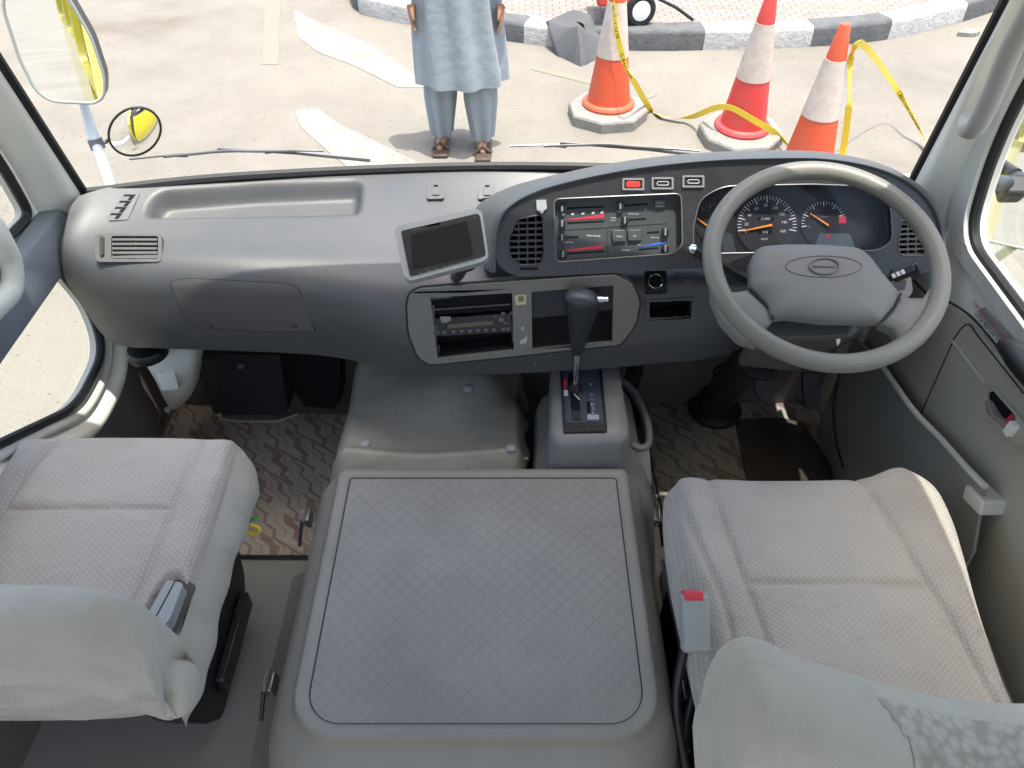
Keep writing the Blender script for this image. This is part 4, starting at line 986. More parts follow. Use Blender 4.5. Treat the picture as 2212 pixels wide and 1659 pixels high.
text_px(b, CPL, '213891', *cpx(585, 415), 5, .0022); text_px(b, CPL, '1218', *cpx(575, 575), 4.5, .0022)
b.build('dial_numerals', WHITEP, sp, flat=True)
for c_ in ((492, 395, 680, 432), (490, 555, 655, 595)):
    b = MB(); a_, d_ = cpx(c_[0], c_[1]), cpx(c_[2], c_[3]); slab(b, CPL, rr4(a_[0], a_[1], d_[0], d_[1], 1), .0013, .0016); b.build('odometer_window', MATTE, sp, flat=True)
def needle(c0, c1, w, par):
    a_, d_ = Vector(cpx(*c0)), Vector(cpx(*c1)); t_ = (d_-a_).normalized(); nn = Vector((-t_.y, t_.x))
    b = MB(); slab(b, CPL, [tuple(a_-nn*w), tuple(d_-nn*w*.35), tuple(d_+nn*w*.35), tuple(a_+nn*w)], .004, .0055); b.build('needle', ORANGEP, par, flat=True)
needle((655, 485), (300, 558), 2.3, sp)
rc_ = cpx(1280, 470); rp = dial(rc_, 50, 50, 'rev_counter', None, (.022, .022, .025))
b = MB(); ticks(b, rc_, 50, 50, 188, 25, 20, 4, w=1.4); b.build('dial_ticks', WHITEP, rp, flat=True)
b = MB(); text_px(b, CPL, '0', *cpx(1105, 510), 5, .0016); text_px(b, CPL, 'x1000r/min', *cpx(1290, 388), 3, .0016); b.build('dial_numerals', DIMP, rp, flat=True)
b = MB(); a_ = cpx(1460, 385); slab(b, CPL, [(a_[0], a_[1]), (a_[0]+15, a_[1]-2), (a_[0]+16, a_[1]+14), (a_[0]+1, a_[1]+15)], .0013, .0018); b.build('red_zone', REDP, rp, flat=True)
needle((1330, 490), (1110, 345), 1.9, rp)
fc_ = (1537, 478); fp = dial(fc_, 38, 44, 'fuel_gauge', None, (.024, .024, .027))
b = MB(); ticks(b, fc_, 34, 40, 130, 30, 6, 2, w=1.2); b.build('dial_ticks', DIMP, fp, flat=True)
b = MB(); slab(b, CPL, [(1503, 472), (1505, 470), (1529, 487), (1528, 490)], .004, .0052); b.build('needle', ORANGEP, fp, flat=True)
for q_, m_ in (([(1770, 504), (1835, 504), (1850, 545), (1756, 545)], mat('lamp_strip', (.06, .075, .085), .4, .5)), ([(1560, 504), (1580, 504), (1590, 545), (1560, 545)], mat('lamp_strip2', (.05, .06, .068), .4, .5))):
    b = MB(); slab(b, CPL, q_, .0013, .0018); b.build('warning_lamp_strip', m_, cl, flat=True)
b = MB(); slab(b, CPL, rr4(1783, 507, 1792, 514, 3), .002, .0026); b.build('red_tell_tale', REDP, cl, flat=True)

# hood above the instruments
inn = [(1072, 585), (1076, 510), (1100, 456), (1158, 422), (1250, 395), (1380, 370), (1520, 354), (1660, 348), (1790, 350), (1905, 374), (1986, 420), (2024, 480), (2034, 560)]
outp = [(1060, 590), (1064, 500), (1086, 446), (1150, 405), (1245, 379), (1378, 355), (1520, 340), (1660, 334), (1800, 337), (1920, 362), (2005, 412), (2042, 478), (2050, 565)]
bev = [(1068, 590), (1071, 505), (1094, 452), (1155, 415), (1248, 388), (1379, 363), (1520, 348), (1660, 342), (1794, 344), (1912, 368), (1995, 416), (2033, 479), (2042, 563)]
def arch(L, f): return [f(a, c_) for a, c_ in [(p.x, p.y) for p in cat([Vector((*q, 0)) for q in L], 10)]]
r1 = [PI.q(p.x, p.y, .0)-PI.n*.05 for p in cat([Vector((*q, 0)) for q in inn], 10)]
r2 = [PI.q(p.x, p.y, .012) for p in cat([Vector((*q, 0)) for q in inn], 10)]
r3 = [PI.q(p.x, p.y, .016) for p in cat([Vector((*q, 0)) for q in bev], 10)]
r4 = [PI.q(p.x, p.y, .002) for p in cat([Vector((*q, 0)) for q in outp], 10)]
Nn = len(r4); r5 = []; r6 = []
for i, p in enumerate(r4):
    t_ = i/(Nn-1); side = -1 if t_ < .3 else (1 if t_ > .82 else 0)
    lf = sstep(.42, 0, t_)
    r5.append(p+Vector((-.012*lf, .05, -.012-.012*lf))); r6.append(p+Vector((-.06*lf, .16, -.085+.01*lf)))
b = MB(); b.grid([r1, r2, r3, r4, r5, r6]); b.build('instrument_hood', DASH, dash, sharp=75, sub=1)

# ---- centre stack: bezel with radio and open pocket
q1, q2 = hit(1120, 625), hit(1120, 770); SPn = Plane(q1+Vector((0, -.006, 0)), (q2-q1).cross(Vector((1, 0, 0))))
lift(SPn, [(890, 660), (930, 640), (930, 775), (1120, 612), (1120, 760), (1340, 600), (1340, 735), (1375, 660)]); SPn.p += SPn.n*.003
bz = rq([(880, 660), (884, 636), (905, 622), (1110, 606), (1330, 592), (1364, 610), (1382, 650), (1372, 700), (1340, 742), (1100, 768), (930, 786), (905, 772), (884, 720)], 12, 4)
ra_ = rq([(930, 641), (1106, 631), (1110, 754), (946, 772)], 1, 1); po_ = rq([(1148, 629), (1324, 615), (1322, 736), (1150, 752)], 1, 1)
b = MB(); slab(b, SPn, bz, -.03, .006, [ra_, po_]); cs = b.build('centre_stack_bezel', mat('stack_grey', (.115, .112, .105), .45, .5, bump=(900, .2, .0005), var=(8, .3, (.16, .155, .145))), dash, bevel=.003, seg=2)
b = MB(); b.ring([SPn.q(x, y)+SPn.n*-.0005 for x, y in offs(bz, 3)], .0022, 6); b.build('bezel_gap', SEAM, cs)
b = MB()
for h in (ra_, po_):
    f0 = [SPn.q(x, y)-SPn.n*.002 for x, y in h]; f1 = [p+Vector((0, .11, .0)) for p in f0]; b.grid([f0, f1], closed=True); b.add(f1, [tuple(range(len(f1)))])
b.build('pocket_liner', MATTE, cs, flat=True)
b = MB(); slab(b, SPn, rq([(934, 690), (1104, 678), (1106, 718), (938, 728)], 1), -.012, -.003); rd = b.build('radio', mat('radio_face', (.006, .006, .008), .5, .5), cs, bevel=.001)
b = MB(); slab(b, SPn, [(968, 702), (1064, 694), (1066, 702), (966, 711)], -.003, -.0024); b.build('display_strip', mat('lcd_olive', (.075, .075, .045), .4, .4), rd, flat=True)
DIMP2 = mat('radio_print', (.10, .105, .11), .6, .3)
def rx(X, Y): return 921.7+X*.1033, 626.8+Y*.1033
def rmark(mb, c): slab(mb, SPn, [rx(X, Y) for X, Y in c], -.003, -.0022)
for i_, c in enumerate([[(275, 560), (500, 560), (500, 640), (410, 690), (310, 690)], [(1510, 590), (1600, 585), (1630, 665), (1500, 670)], [(1560, 470), (1640, 465), (1640, 515), (1560, 520)], [(1740, 460), (1800, 455), (1800, 500), (1740, 505)], [(1415, 545), (1460, 540), (1460, 590), (1415, 592)], [(1610, 690), (1720, 682), (1720, 715), (1610, 722)]]):
    b = MB(); rmark(b, c); b.build('radio_key', DIMP2 if i_ else mat('key_grey', (.18, .19, .2), .5, .4), rd, flat=True)
for i_, X in enumerate((230, 370, 560, 730, 900, 1070, 1235, 1405, 1600, 1700)):
    b = MB(); Y = 905-(X-230)*.052; rmark(b, [(X-45, Y-28), (X+45, Y-34), (X+18, Y+30), (X-14, Y+32)]); b.build('radio_key', DIMP2, rd, flat=True)
b = MB(); slab(b, SPn, rq([(932, 645), (1106, 635), (1106, 672), (934, 684)], 1), -.012, -.008)
bd = b.build('blank_plate', MATTE, cs, bevel=.001)
b = MB(); slab(b, SPn, [(934, 668), (1104, 656), (1104, 661), (934, 673)], -.008, -.003); b.build('plate_rib', BEZEL, bd, bevel=.0008)
b = MB(); slab(b, SPn, [(936, 735), (1106, 722), (1106, 754), (946, 770)], -.05, -.045); b.build('blank_plate', MATTE, cs, flat=True)
b = MB(); slab(b, SPn, [(1149, 630), (1325, 616), (1323, 672), (1150, 690)], -.012, -.006); b.build('inner_plate', mat('pocket_blue_black', (.012, .014, .02), .5, .4), cs, flat=True)
b = MB(); slab(b, SPn, rq([(1112, 636), (1137, 634), (1136, 655), (1114, 657)], 1), .0062, .0068, [[(1119, 638), (1131, 637), (1131, 649), (1119, 650)]]); stk = b.build('torn_sticker', YELP, flat=True); tag(stk, 'torn yellowish sticker remains between the radio and the open pocket', 'sticker')
for i_, q_ in enumerate(([(1123, 734), (1133, 728), (1139, 722), (1137, 738), (1124, 741)], [(1127, 704), (1131, 703), (1131, 711), (1127, 711)])):
    b = MB(); slab(b, SPn, q_, .0062, .0067); o = b.build('tape_residue', GREYPL, flat=True); tag(o, ['ragged pale tape residue low on the strip beside the open pocket', 'tiny pale speck on the grey strip beside the radio'][i_], 'tape residue')
b = MB(); slab(b, SPn, [(1150, 690), (1323, 672), (1321, 737), (1151, 753)], -.018, -.013); b.build('inner_plate', MATTE, cs, flat=True)
# cigar lighter, blank switch, coin slot
LP = hplane(1412, 612, 18)
b = MB(); slab(b, LP, rq([(1391, 588), (1438, 587), (1440, 634), (1394, 636)], 3), 0, .006); lg = b.build('lighter_socket', BLACK, dash, bevel=.0015)
c_ = LP.q(1414, 611)+LP.n*.006; b = MB(); b.ring([LP.q(1414+15*math.cos(a_), 611+15*math.sin(a_))+LP.n*.009 for a_ in [k*math.pi/16 for k in range(32)]], .0016, 8); b.build('metal_ring', CHROME, lg)
b = MB(); b.lathe(c_, [(.011, 0), (.011, .002), (.010, .003)], 24, LP.n); b.build('socket_plug', MATTE, lg)
b = MB(); patch(b, rr4(1458, 588, 1508, 632, 4), .0012, 5); b.build('switch_blank', DASHLO, dash)
b = MB(); cq = [(1396, 652), (1496, 647), (1492, 688), (1398, 693)]; LP2 = lift(hplane(1446, 668, 30), [(1392, 646), (1500, 642), (1497, 692), (1394, 697), (1446, 644), (1446, 695)])
slab(b, LP2, rq([(1392, 648), (1500, 643), (1497, 692), (1394, 697)], 5), -.001, .003, [rq(cq, 3)]); sl_ = b.build('coin_tray', DASHLO, dash, bevel=.001)
f0 = [LP2.q(*p) for p in cq]; f1 = [p+Vector((0, .05, -.004)) for p in f0]; b = MB(); b.grid([f0, f1], closed=True); b.add(f1, [(0, 1, 2, 3)]); b.build('tray_liner', MATTE, sl_, flat=True)
for k in (0, 1):
    b = MB(); slab(b, hplane(1140, 607, 8), rr4(1133+k*13, 603, 1141+k*13, 611, 2), -.001, .0015); b.build('small_socket', BLACK, dash)
b = MB(); b.lathe(hit(1157, 788, .0), [(.005, 0), (.004, .0015)], 12, (0, -1, .3)); b.build('screw', DASHLO, dash)

# ---- stick-on display
DPn = Plane(A(950, 530, y=1.185), (.02, -.60, .80))
disp = thing('video_display', A(950, 600, y=1.25), 'tilted silver-framed video display stuck on the dashboard, its screen off', 'display')
fo = rq([(850, 489), (1028, 449), (1041, 458), (1056, 556), (1040, 566), (884, 607), (872, 596)], [14, 12, 10, 12, 8, 12, 6], 5)
so_ = rq([(866, 500), (1036, 461), (1050, 553), (886, 598)], [5, 10, 8, 5], 4)
b = MB(); slab(b, DPn, fo, -.022, .0); b.build('frame', SILVER, disp, bevel=.004, seg=3)
b = MB(); slab(b, DPn, so_, .0002, .0022); fa = b.build('bezel', BEZEL, disp, bevel=.0008)
b = MB(); slab(b, DPn, rq([(888, 508), (1009, 479), (1022, 553), (893, 582)], 2), .0023, .0029); b.build('screen', SCREEN, fa, flat=True)
for k in range(8):
    b = MB(); x_, y_ = 910+k*16.5, 590-k*4.1; slab(b, DPn, rr4(x_-1.8, y_-1.8, x_+1.8, y_+1.8, 1.5, 2), .0022, .0032); b.build('button', DIMP, fa, flat=True)
b = MB(); text_px(b, DPn, 'VIDEO MONITOR', 905, 496, 2.6, .0026, -13); text_px(b, DPn, 'TFT', 1026, 471, 2.4, .0026, -13); b.build('lettering', DIMP, fa, flat=True)
b = MB(); b.tube([A(1000, 575, y=1.20), A(992, 590, y=1.24), A(985, 598, y=1.285)], .012); b.build('mount', BEZEL, disp)
b = MB(); b.tube(cat([A(975, 582, y=1.21), A(1005, 585, y=1.22), A(1024, 578, y=1.22), A(1028, 566, y=1.23)], 8), .0028, 8); b.build('cable', BLACK, disp)

# ================================================================ STEERING WHEEL
kf = .93; WC = CAM+(Vector((.5588, 1.1799, 1.5019))-CAM)*kf; WRr = .2*kf; Wr = .0165*kf
e_, yw = 1.1596, -.0653
WN = Vector((math.sin(yw)*math.cos(e_), -math.cos(e_)*math.cos(yw), math.sin(e_)))
Wu = WN.cross(Vector((0, 0, 1))).normalized()*-1; Wv = WN.cross(Wu)
if Wv.z < 0: Wv = -Wv
sw = thing('steering_wheel', WC, 'grey four-lobed steering wheel with padded hub, in front of the dials', 'steering wheel')
def wp(a, r, o=0): return WC+Wu*math.cos(a)*r+Wv*math.sin(a)*r+WN*o
b = MB(); rows = []
for i in range(97):
    a_ = 2*math.pi*i/96; c_ = wp(a_, WRr); rad = (c_-WC).normalized(); row = []
    for k in range(20):
        q = 2*math.pi*k/20; row.append(c_+rad*math.cos(q)*Wr*1.02+WN*math.sin(q)*Wr*1.0)
    rows.append(row)
b.grid(rows[:-1]+[rows[0]], closed=True); b.build('rim', WHEELM, sw, sharp=180)
WP = Plane(WC, WN)
# spokes: shaped slabs that flow from the pad into the rim
def spoke(L, name='spoke'):
    b = MB(); domed(b, WP, L, -.008, .010, -.026, 4, 8); b.build(name, HUBM, sw, sharp=60)
spoke(rq([(1618, 622), (1664, 662), (1672, 690), (1655, 705), (1632, 712), (1640, 742), (1600, 730), (1562, 690), (1540, 640), (1538, 590), (1556, 606), (1582, 628)], [4, 6, 6, 10, 10, 3, 10, 10, 8, 2, 10, 12], 4))
spoke(rq([(1945, 638), (1972, 640), (2004, 640), (2028, 610), (2034, 580), (2036, 640), (2012, 700), (1975, 738), (1940, 762), (1944, 730), (1934, 708), (1902, 694)], [6, 6, 10, 8, 2, 10, 12, 12, 3, 12, 8, 6], 4))
pad = rq([(1617, 572), (1634, 534), (1690, 528), (1780, 529), (1858, 536), (1882, 556), (1905, 588), (1944, 634), (1930, 664), (1902, 696), (1780, 694), (1700, 684), (1668, 688), (1650, 650), (1620, 622)], [10, 16, 10, 5, 16, 8, 10, 8, 10, 10, 8, 10, 6, 10, 8], 4)
b = MB(); domed(b, WP, pad, -.002, .020, -.014, 5, 12); hub = b.build('hub_pad', HUBM, sw, sharp=60)
VH = MB(); domed(VH, WP, pad, -.002, .020, -.035, 5, 12); HB = BVHTree.FromPolygons(VH.v, VH.f)
def hhit(px, py, off=0):
    p, nn, i, k = HB.ray_cast(CAM, ray(px, py).normalized())
    if p is None: return WP.q(px, py)
    if nn.dot(CAM-p) < 0: nn = -nn
    return p+nn*off
def loop(mb, cx, cy, rx_, ry_, r, off=.0003, n=40): mb.ring([hhit(cx+rx_*math.cos(2*math.pi*k/n), cy+ry_*math.sin(2*math.pi*k/n), off) for k in range(n)], r, 6)
b = MB(); loop(b, 1779, 576, 82, 23, .0007); b.build('oval_groove', SEAM if False else mat('groove_grey', (.08, .08, .082), .7, .3), hub)
b = MB(); loop(b, 1780, 576, 32, 17, .0016, .001); b.build('emblem_ring', mat('emblem_grey', (.10, .10, .10), .35, .5), hub)
b = MB(); b.tube([hhit(1756, 576, .001), hhit(1804, 577, .001)], .0011, 6); b.build('emblem_bar', mat('emblem_grey2', (.11, .11, .11), .35, .5), hub)
b = MB(); text_px(b, Plane(hhit(1790, 632), WN), 'SRS', 1790, 632, 3.2, .0012); b.build('hub_lettering', mat('emboss_dark', (.05, .05, .05), .6, .3), hub, flat=True)
for L in ([(1619, 622), (1650, 652), (1668, 676), (1670, 692)], [(1946, 634), (1932, 664), (1906, 694)]):
    b = MB(); b.tube([WP.q(x, y)+WN*.0005 for x, y in L], .0022, 6); b.build('pad_gap', SEAM, hub)
# column shroud behind the wheel
col_ = thing('steering_column', WC+Vector((0, .16, -.2)), 'grey steering column shroud behind the wheel with stalks and ignition lock', 'steering column')
ax = Vector((.0, .62, -.78)).normalized()
def shroud(name, L0, d0, L1, d1, m, bev=.006):
    q0 = [WP.q(x, y)-WN*d0 for x, y in L0]; q1 = [WP.q(x, y)-WN*d0+ax*d1+Vector((0, 0, 0)) for x, y in L1]
    b = MB(); b.grid([q0, q1], closed=True); n = len(q0); b.add(q0, [tuple(range(n))]); b.add(q1, [tuple(range(n))[::-1]]); return b.build(name, m, col_, bevel=bev)
Lq = rq([(1648, 560), (1850, 560), (1880, 640), (1862, 700), (1660, 706), (1640, 640)], 22, 4)
shroud('upper_shroud', Lq, .05, [(1765+(x-1765)*.85, 640+(y-640)*.8-10) for x, y in Lq], .15, DASHLO)
# lower cover falling towards the pedals
c0, c1 = A(1735, 716, y=1.17), A(1700, 772, y=1.30)
b = MB()
Q0 = [A(1632, 706, y=1.15), A(1890, 700, y=1.15), A(1880, 690, y=1.30), A(1650, 690, y=1.30)]
Q1 = [A(1590, 792, y=1.22), A(1712, 806, y=1.22), A(1830, 745, y=1.33), A(1600, 745, y=1.36)]
b.grid([Q0, Q1], closed=True); b.add(Q0, [(0, 1, 2, 3)]); b.add(Q1, [(3, 2, 1, 0)]); b.build('lower_cover', DASHLO, col_, bevel=.012, seg=3)
b = MB(); b.tube(cat([A(1640, 770, y=1.28), A(1600, 800, y=1.33), A(1560, 850, y=1.42), A(1545, 878, z=.74)], 6), [.05, .05, .046, .044, .042, .04]+[.04]*13, 20); b.build('column_tube', RUBBER, col_)
b = MB(); b.ring([A(1590+48*math.cos(a_), 805+22*math.sin(a_), z=1.02) for a_ in [k*math.pi/14 for k in range(28)]], .004, 8); b.build('column_bracket', BEZEL, col_)
b = MB(); cb = A(1543, 885, z=.715); b.lathe(cb, [(.075, 0), (.075, .008), (.06, .02), (.05, .05), (.045, .06)], 28); b.build('floor_boot', RUBBER, col_)
# ignition lock and key with a tag
IP = Plane(A(1815, 714, y=1.125), (0, -.7, .7))
b = MB(); slab(b, IP, rq([(1792, 706), (1838, 700), (1852, 712), (1834, 728), (1788, 728)], 4), -.004, .006); ig = b.build('ignition_lock', BEZEL, col_, bevel=.002)
b = MB(); b.ring([IP.q(1814+11*math.cos(a_), 714+7*math.sin(a_), .008) for a_ in [k*math.pi/10 for k in range(20)]], .0018, 6); b.build('lock_ring', CHROME, ig)
key = thing('ignition_key', IP.q(1810, 712), 'ignition key with red loop and small white paper tag, under the steering wheel hub', 'key')
b = MB(); b.box(IP.q(1811, 712, .014), (.006, .02, .012)); b.build('key_blade', CHROME, key, bevel=.001)
b = MB(); b.ring([IP.q(1811+5*math.cos(a_), 713+7*math.sin(a_), .022) for a_ in [k*math.pi/8 for k in range(16)]], .0016, 6); b.build('red_loop', REDB, key)
b = MB(); b.prism([IP.q(1808, 721, .02), IP.q(1813, 722, .021), IP.q(1815, 738, .014), IP.q(1809, 748, .010), IP.q(1806, 735, .014)], IP.n*.0006); b.build('paper_tag', CREAM, key, flat=True)
# stalks
def stalk(name, p, m, w0, w1, label=None):
    b = MB(); rows = []; t = (p[1]-p[0]).normalized(); a = t.cross(Vector((0, 0, 1))).normalized(); u = a.cross(t)
    for q, w in ((p[0], w0), (p[0].lerp(p[1], .45), w0), (p[0].lerp(p[1], .5), w1), (p[1], w1)):
        rows.append([q+a*w*x+u*w*y for x, y in ((-.6, -1), (.6, -1), (.6, 1), (-.6, 1))])
    b.grid(rows, closed=True); b.add(rows[-1], [(0, 1, 2, 3)]); return b.build(name, m, col_, bevel=.002)
s1 = stalk('indicator_stalk', [A(1880, 618, y=1.20), A(1982, 574, y=1.20)], BLACK, .008, .0125)
p0, p1 = A(1925, 598, y=1.185), A(1974, 577, y=1.185)
b = MB(); tq = (p1-p0).normalized(); nq = (CAM-p0).normalized(); uq = nq.cross(tq).normalized()
b.prism([p0-uq*.006, p1-uq*.006, p1+uq*.006, p0+uq*.006], -nq*.002); b.build('stalk_face', BEZEL, s1, bevel=.001)
for k in range(3):
    b = MB(); c_ = p0.lerp(p1, .12+.2*k); b.prism([c_-uq*.004-tq*.003+nq*.0006, c_-uq*.004+tq*.003+nq*.0006, c_+uq*.004+tq*.003+nq*.0006, c_+uq*.004-tq*.003+nq*.0006], -nq*.0004); b.build('stalk_symbol', WHITEP, s1, flat=True)
s2 = stalk('wiper_stalk', [A(1640, 620, y=1.20), A(1497, 541, y=1.22)], BLACK, .007, .008)
b = MB(); b.lathe(A(1503, 540, y=1.21), [(.006, 0), (.010, .004), (.010, .012), (.004, .016)], 16, (-1, 0, .3)); b.build('chrome_tip', CHROME, s2)
b = MB(); slab(b, Plane(A(1940, 620, y=1.25), (0, -.7, .6)), rq([(1905, 600), (1968, 596), (1972, 630), (1960, 646), (1915, 650)], 6), -.03, .0); b.build('column_side_cover', HUBM, col_, bevel=.004)
b = MB(); slab(b, Plane(A(1940, 620, y=1.25), (0, -.7, .6)), rq([(1915, 612), (1958, 604), (1954, 626), (1922, 630)], 3), .0003, .0015); b.build('switch_plate', BLACK, col_, bevel=.0005)

# ================================================================ PEDALS
BP = Plane(A(1655, 845, y=1.46), (0, -.75, .6))
bp = thing('brake_pedal', A(1655, 860, y=1.46), 'ribbed black brake pedal, the shorter and wider of the two pedals', 'pedal')
b = MB(); slab(b, BP, rq([(1634, 822), (1675, 822), (1680, 838), (1672, 858), (1655, 864), (1640, 860), (1630, 838)], 6), -.012, .0); b.build('pad', PEDR, bp, bevel=.003)
b = MB()
for k in range(7): slab(b, BP, [(1637, 826+k*4.6), (1673, 826+k*4.6), (1673, 828.4+k*4.6), (1637, 828.4+k*4.6)], .0002, .0016)
b.build('ribs', BEZEL, bp)
b = MB(); b.tube([A(1655, 835, y=1.475), A(1650, 800, y=1.52), A(1648, 760, y=1.56)], .009, 8); b.build('arm', BLACK, bp)
AP = Plane(A(1752, 845, y=1.44), (0, -.8, .5))
ap = thing('accelerator_pedal', A(1752, 880, y=1.44), 'tall studded black accelerator pedal nearest the door pocket', 'pedal')
b = MB(); slab(b, AP, rq([(1735, 806), (1768, 806), (1773, 850), (1772, 884), (1766, 890), (1742, 886), (1736, 850)], 5), -.014, .0); b.build('pad', PEDR, ap, bevel=.003)
b = MB()
for j in range(11):
    for k in range(4):
        x_, y_ = 1743+k*7.2+(j % 2)*3.2, 822+j*5.6; slab(b, AP, [(x_-1.6, y_), (x_, y_-1.9), (x_+1.6, y_), (x_, y_+1.9)], .0001, .0014)
b.build('studs', BEZEL, ap)
b = MB(); b.tube([A(1755, 870, y=1.45), A(1730, 868, y=1.47), A(1722, 862, y=1.50)], .005, 8); b.build('hinge_arm', STEEL, ap)

# ================================================================ FLOOR COVERINGS
def flat_sheet(L, z, m, th, name, par=None, bev=.0015):
    b = MB(); b.prism([Vector((*A(x, y, z=z).xy, z)) for x, y in L], (0, 0, -th)); return b.build(name, m, par, bevel=bev)
cp_ = rq([(340, 862), (478, 884), (480, 905), (560, 911), (632, 900), (640, 880), (760, 896), (720, 1000), (688, 1200), (628, 1198), (360, 1202), (330, 1000)], [3, 3, 3, 3, 3, 3, 3, 3, 8, 3, 3, 3], 3)
o = flat_sheet(cp_, .708, CARPET, .006, 'carpet'); tag(o, 'grey carpet with brown slanted streaks on the passenger side floor', 'carpet')
b = MB(); P = [Vector((*A(x, y, z=.709).xy, .709)) for x, y in ((300, 1200), (520, 1201), (690, 1203))]; b.tube(P, .0035, 6); cb_ = b.build('bound_edge', SEAM, o)
b = MB(); P = [Vector((*A(x, y, z=.709).xy, .710)) for x, y in ((474, 884), (478, 906), (510, 911), (600, 911), (634, 898), (645, 894))]; b.tube(P, .003, 6); b.build('stitched_edge', CREAMT, o)
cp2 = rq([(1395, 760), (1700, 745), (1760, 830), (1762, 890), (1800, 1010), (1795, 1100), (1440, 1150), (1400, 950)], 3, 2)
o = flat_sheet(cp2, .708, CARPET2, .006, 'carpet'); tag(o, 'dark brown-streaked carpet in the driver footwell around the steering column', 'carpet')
o2 = flat_sheet(rq([(1588, 905), (1690, 902), (1738, 915), (1798, 1012), (1800, 1060), (1618, 1060)], 4, 2), .713, PADM, .004, 'heel_pad'); tag(o2, 'dark brown ribbed heel pad lying on the driver footwell carpet', 'heel pad')
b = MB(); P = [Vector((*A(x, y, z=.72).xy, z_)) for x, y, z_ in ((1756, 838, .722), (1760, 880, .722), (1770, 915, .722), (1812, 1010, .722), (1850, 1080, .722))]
rows = [[p+Vector((-.012, 0, -.012)), p+Vector((-.007, 0, .004)), p+Vector((.006, 0, .006)), p+Vector((.012, 0, -.012))] for p in cat(P, 5)]; b.grid(rows); b.build('sunlit_carpet_edge', mat('painted_sunlight_tan', (.42, .37, .28), .7, .3, var=(30, .5, (.3, .25, .18))), o)  # raised carpet edge; its tan colour paints in a stripe of sunlight

rg_ = random.Random(4); b = MB()
for k in range(70):
    if k % 2: x, y = rg_.uniform(-.62, -.5), rg_.uniform(.6, 1.5)
    else: x, y = rg_.uniform(.35, .8), rg_.uniform(1.1, 1.5)
    r_ = rg_.uniform(.0008, .0024); z_ = .7095 if y > 1.16 else .7005
    b.box((x, y, z_), (r_*2, r_*1.6, r_), Matrix.Rotation(rg_.random()*3, 3, 'Z'))
tag(b.build('floor_grit', mat('grit', (.30, .27, .22), .9, .2), flat=True), 'scattered pale grit lying on the cab floor and carpets', 'grit', kind='stuff')
# ================================================================ ENGINE COVER
ec = thing('engine_cover', (-.057, .8, .70), 'grey engine cover between the seats with an embossed diamond-pattern top', 'engine cover')
XL, XR, YB, YF, ZT = -.352, .236, .508, 1.056, 1.08
def rrect(x0, x1, y0, y1, rb, rf, n=8):
    out = []
    for (cx, cy, r, a0) in ((x1-rf, y1-rf, rf, 0), (x0+rf, y1-rf, rf, 90), (x0+rb, y0+rb, rb, 180), (x1-rb, y0+rb, rb, 270)):
        for k in range(n+1): a_ = R(a0+90*k/n); out.append((cx+r*math.cos(a_), cy+r*math.sin(a_)))
    return out
def ringz(ins, z, rb, rf, l=0, r=0, bk=0, f=0): return [Vector((x, y, z)) for x, y in rrect(XL+ins-l, XR-ins+r, YB+ins-bk, YF-ins+f, rb, rf)]
rows = [ringz(.027, ZT-.001, .055, .006), ringz(.025, ZT+.003, .058, .008), ringz(.006, ZT+.004, .075, .012), ringz(.002, ZT+.001, .078, .014), ringz(0, ZT-.006, .08, .015), ringz(-.002, ZT-.02, .08, .015, .006, .006, .006, 0),
        ringz(0, ZT-.03, .085, .02, .022, .018, .03, 0), ringz(0, ZT-.06, .09, .02, .042, .032, .05, .0), ringz(0, ZT-.13, .10, .02, .055, .045, .065, .0), ringz(0, ZT-.22, .11, .02, .075, .058, .085, .0), ringz(0, ZT-.31, .12, .02, .10, .075, .12, .0), ringz(0, ZT-.36, .13, .02, .135, .10, .16, 0), ringz(0, ZT-.378, .14, .02, .165, .115, .19, 0)]
b = MB(); b.grid(rows, closed=True); b.build('cover_shell', COVERM, ec, sharp=70)
b = MB(); b.prism([Vector((x, y, ZT+.0005)) for x, y in rrect(XL+.0275, XR-.0275, YB+.0275, YF-.0265, .055, .006)], (0, 0, -.006)); b.build('patterned_mat', LIDMAT, ec, flat=True)
b = MB(); b.ring([Vector((x, y, ZT+.0012)) for x, y in rrect(XL+.0262, XR-.0262, YB+.0262, YF-.0258, .056, .007)], .0011, 6); b.build('mat_groove', SEAM, ec)
for (px, py, sx) in ((1412, 1118, 1), (668, 1118, -1), (590, 1478, -1), (1475, 1490, 1)):
    z_ = .90 if py < 1300 else .93; c_ = A(px, py, z=z_)
    b = MB(); b.box(c_, (.010, .036, .026), Matrix.Rotation(R(12*sx), 3, 'Y')); l_ = b.build('toggle_latch', STEEL, ec, bevel=.002)
    b = MB(); b.ring(cat([c_+Vector((sx*.006, .02, .014)), c_+Vector((sx*.009, .0, .024)), c_+Vector((sx*.009, -.022, .008)), c_+Vector((sx*.008, -.009, -.014))], 5, True), .0017, 6); b.build('latch_wire', STEEL, l_)
    b = MB(); b.tube([c_+Vector((sx*.010, -.02, .012)), c_+Vector((sx*.018, -.05, -.035))], .004, 8); b.build('latch_lever', BLACK, l_)

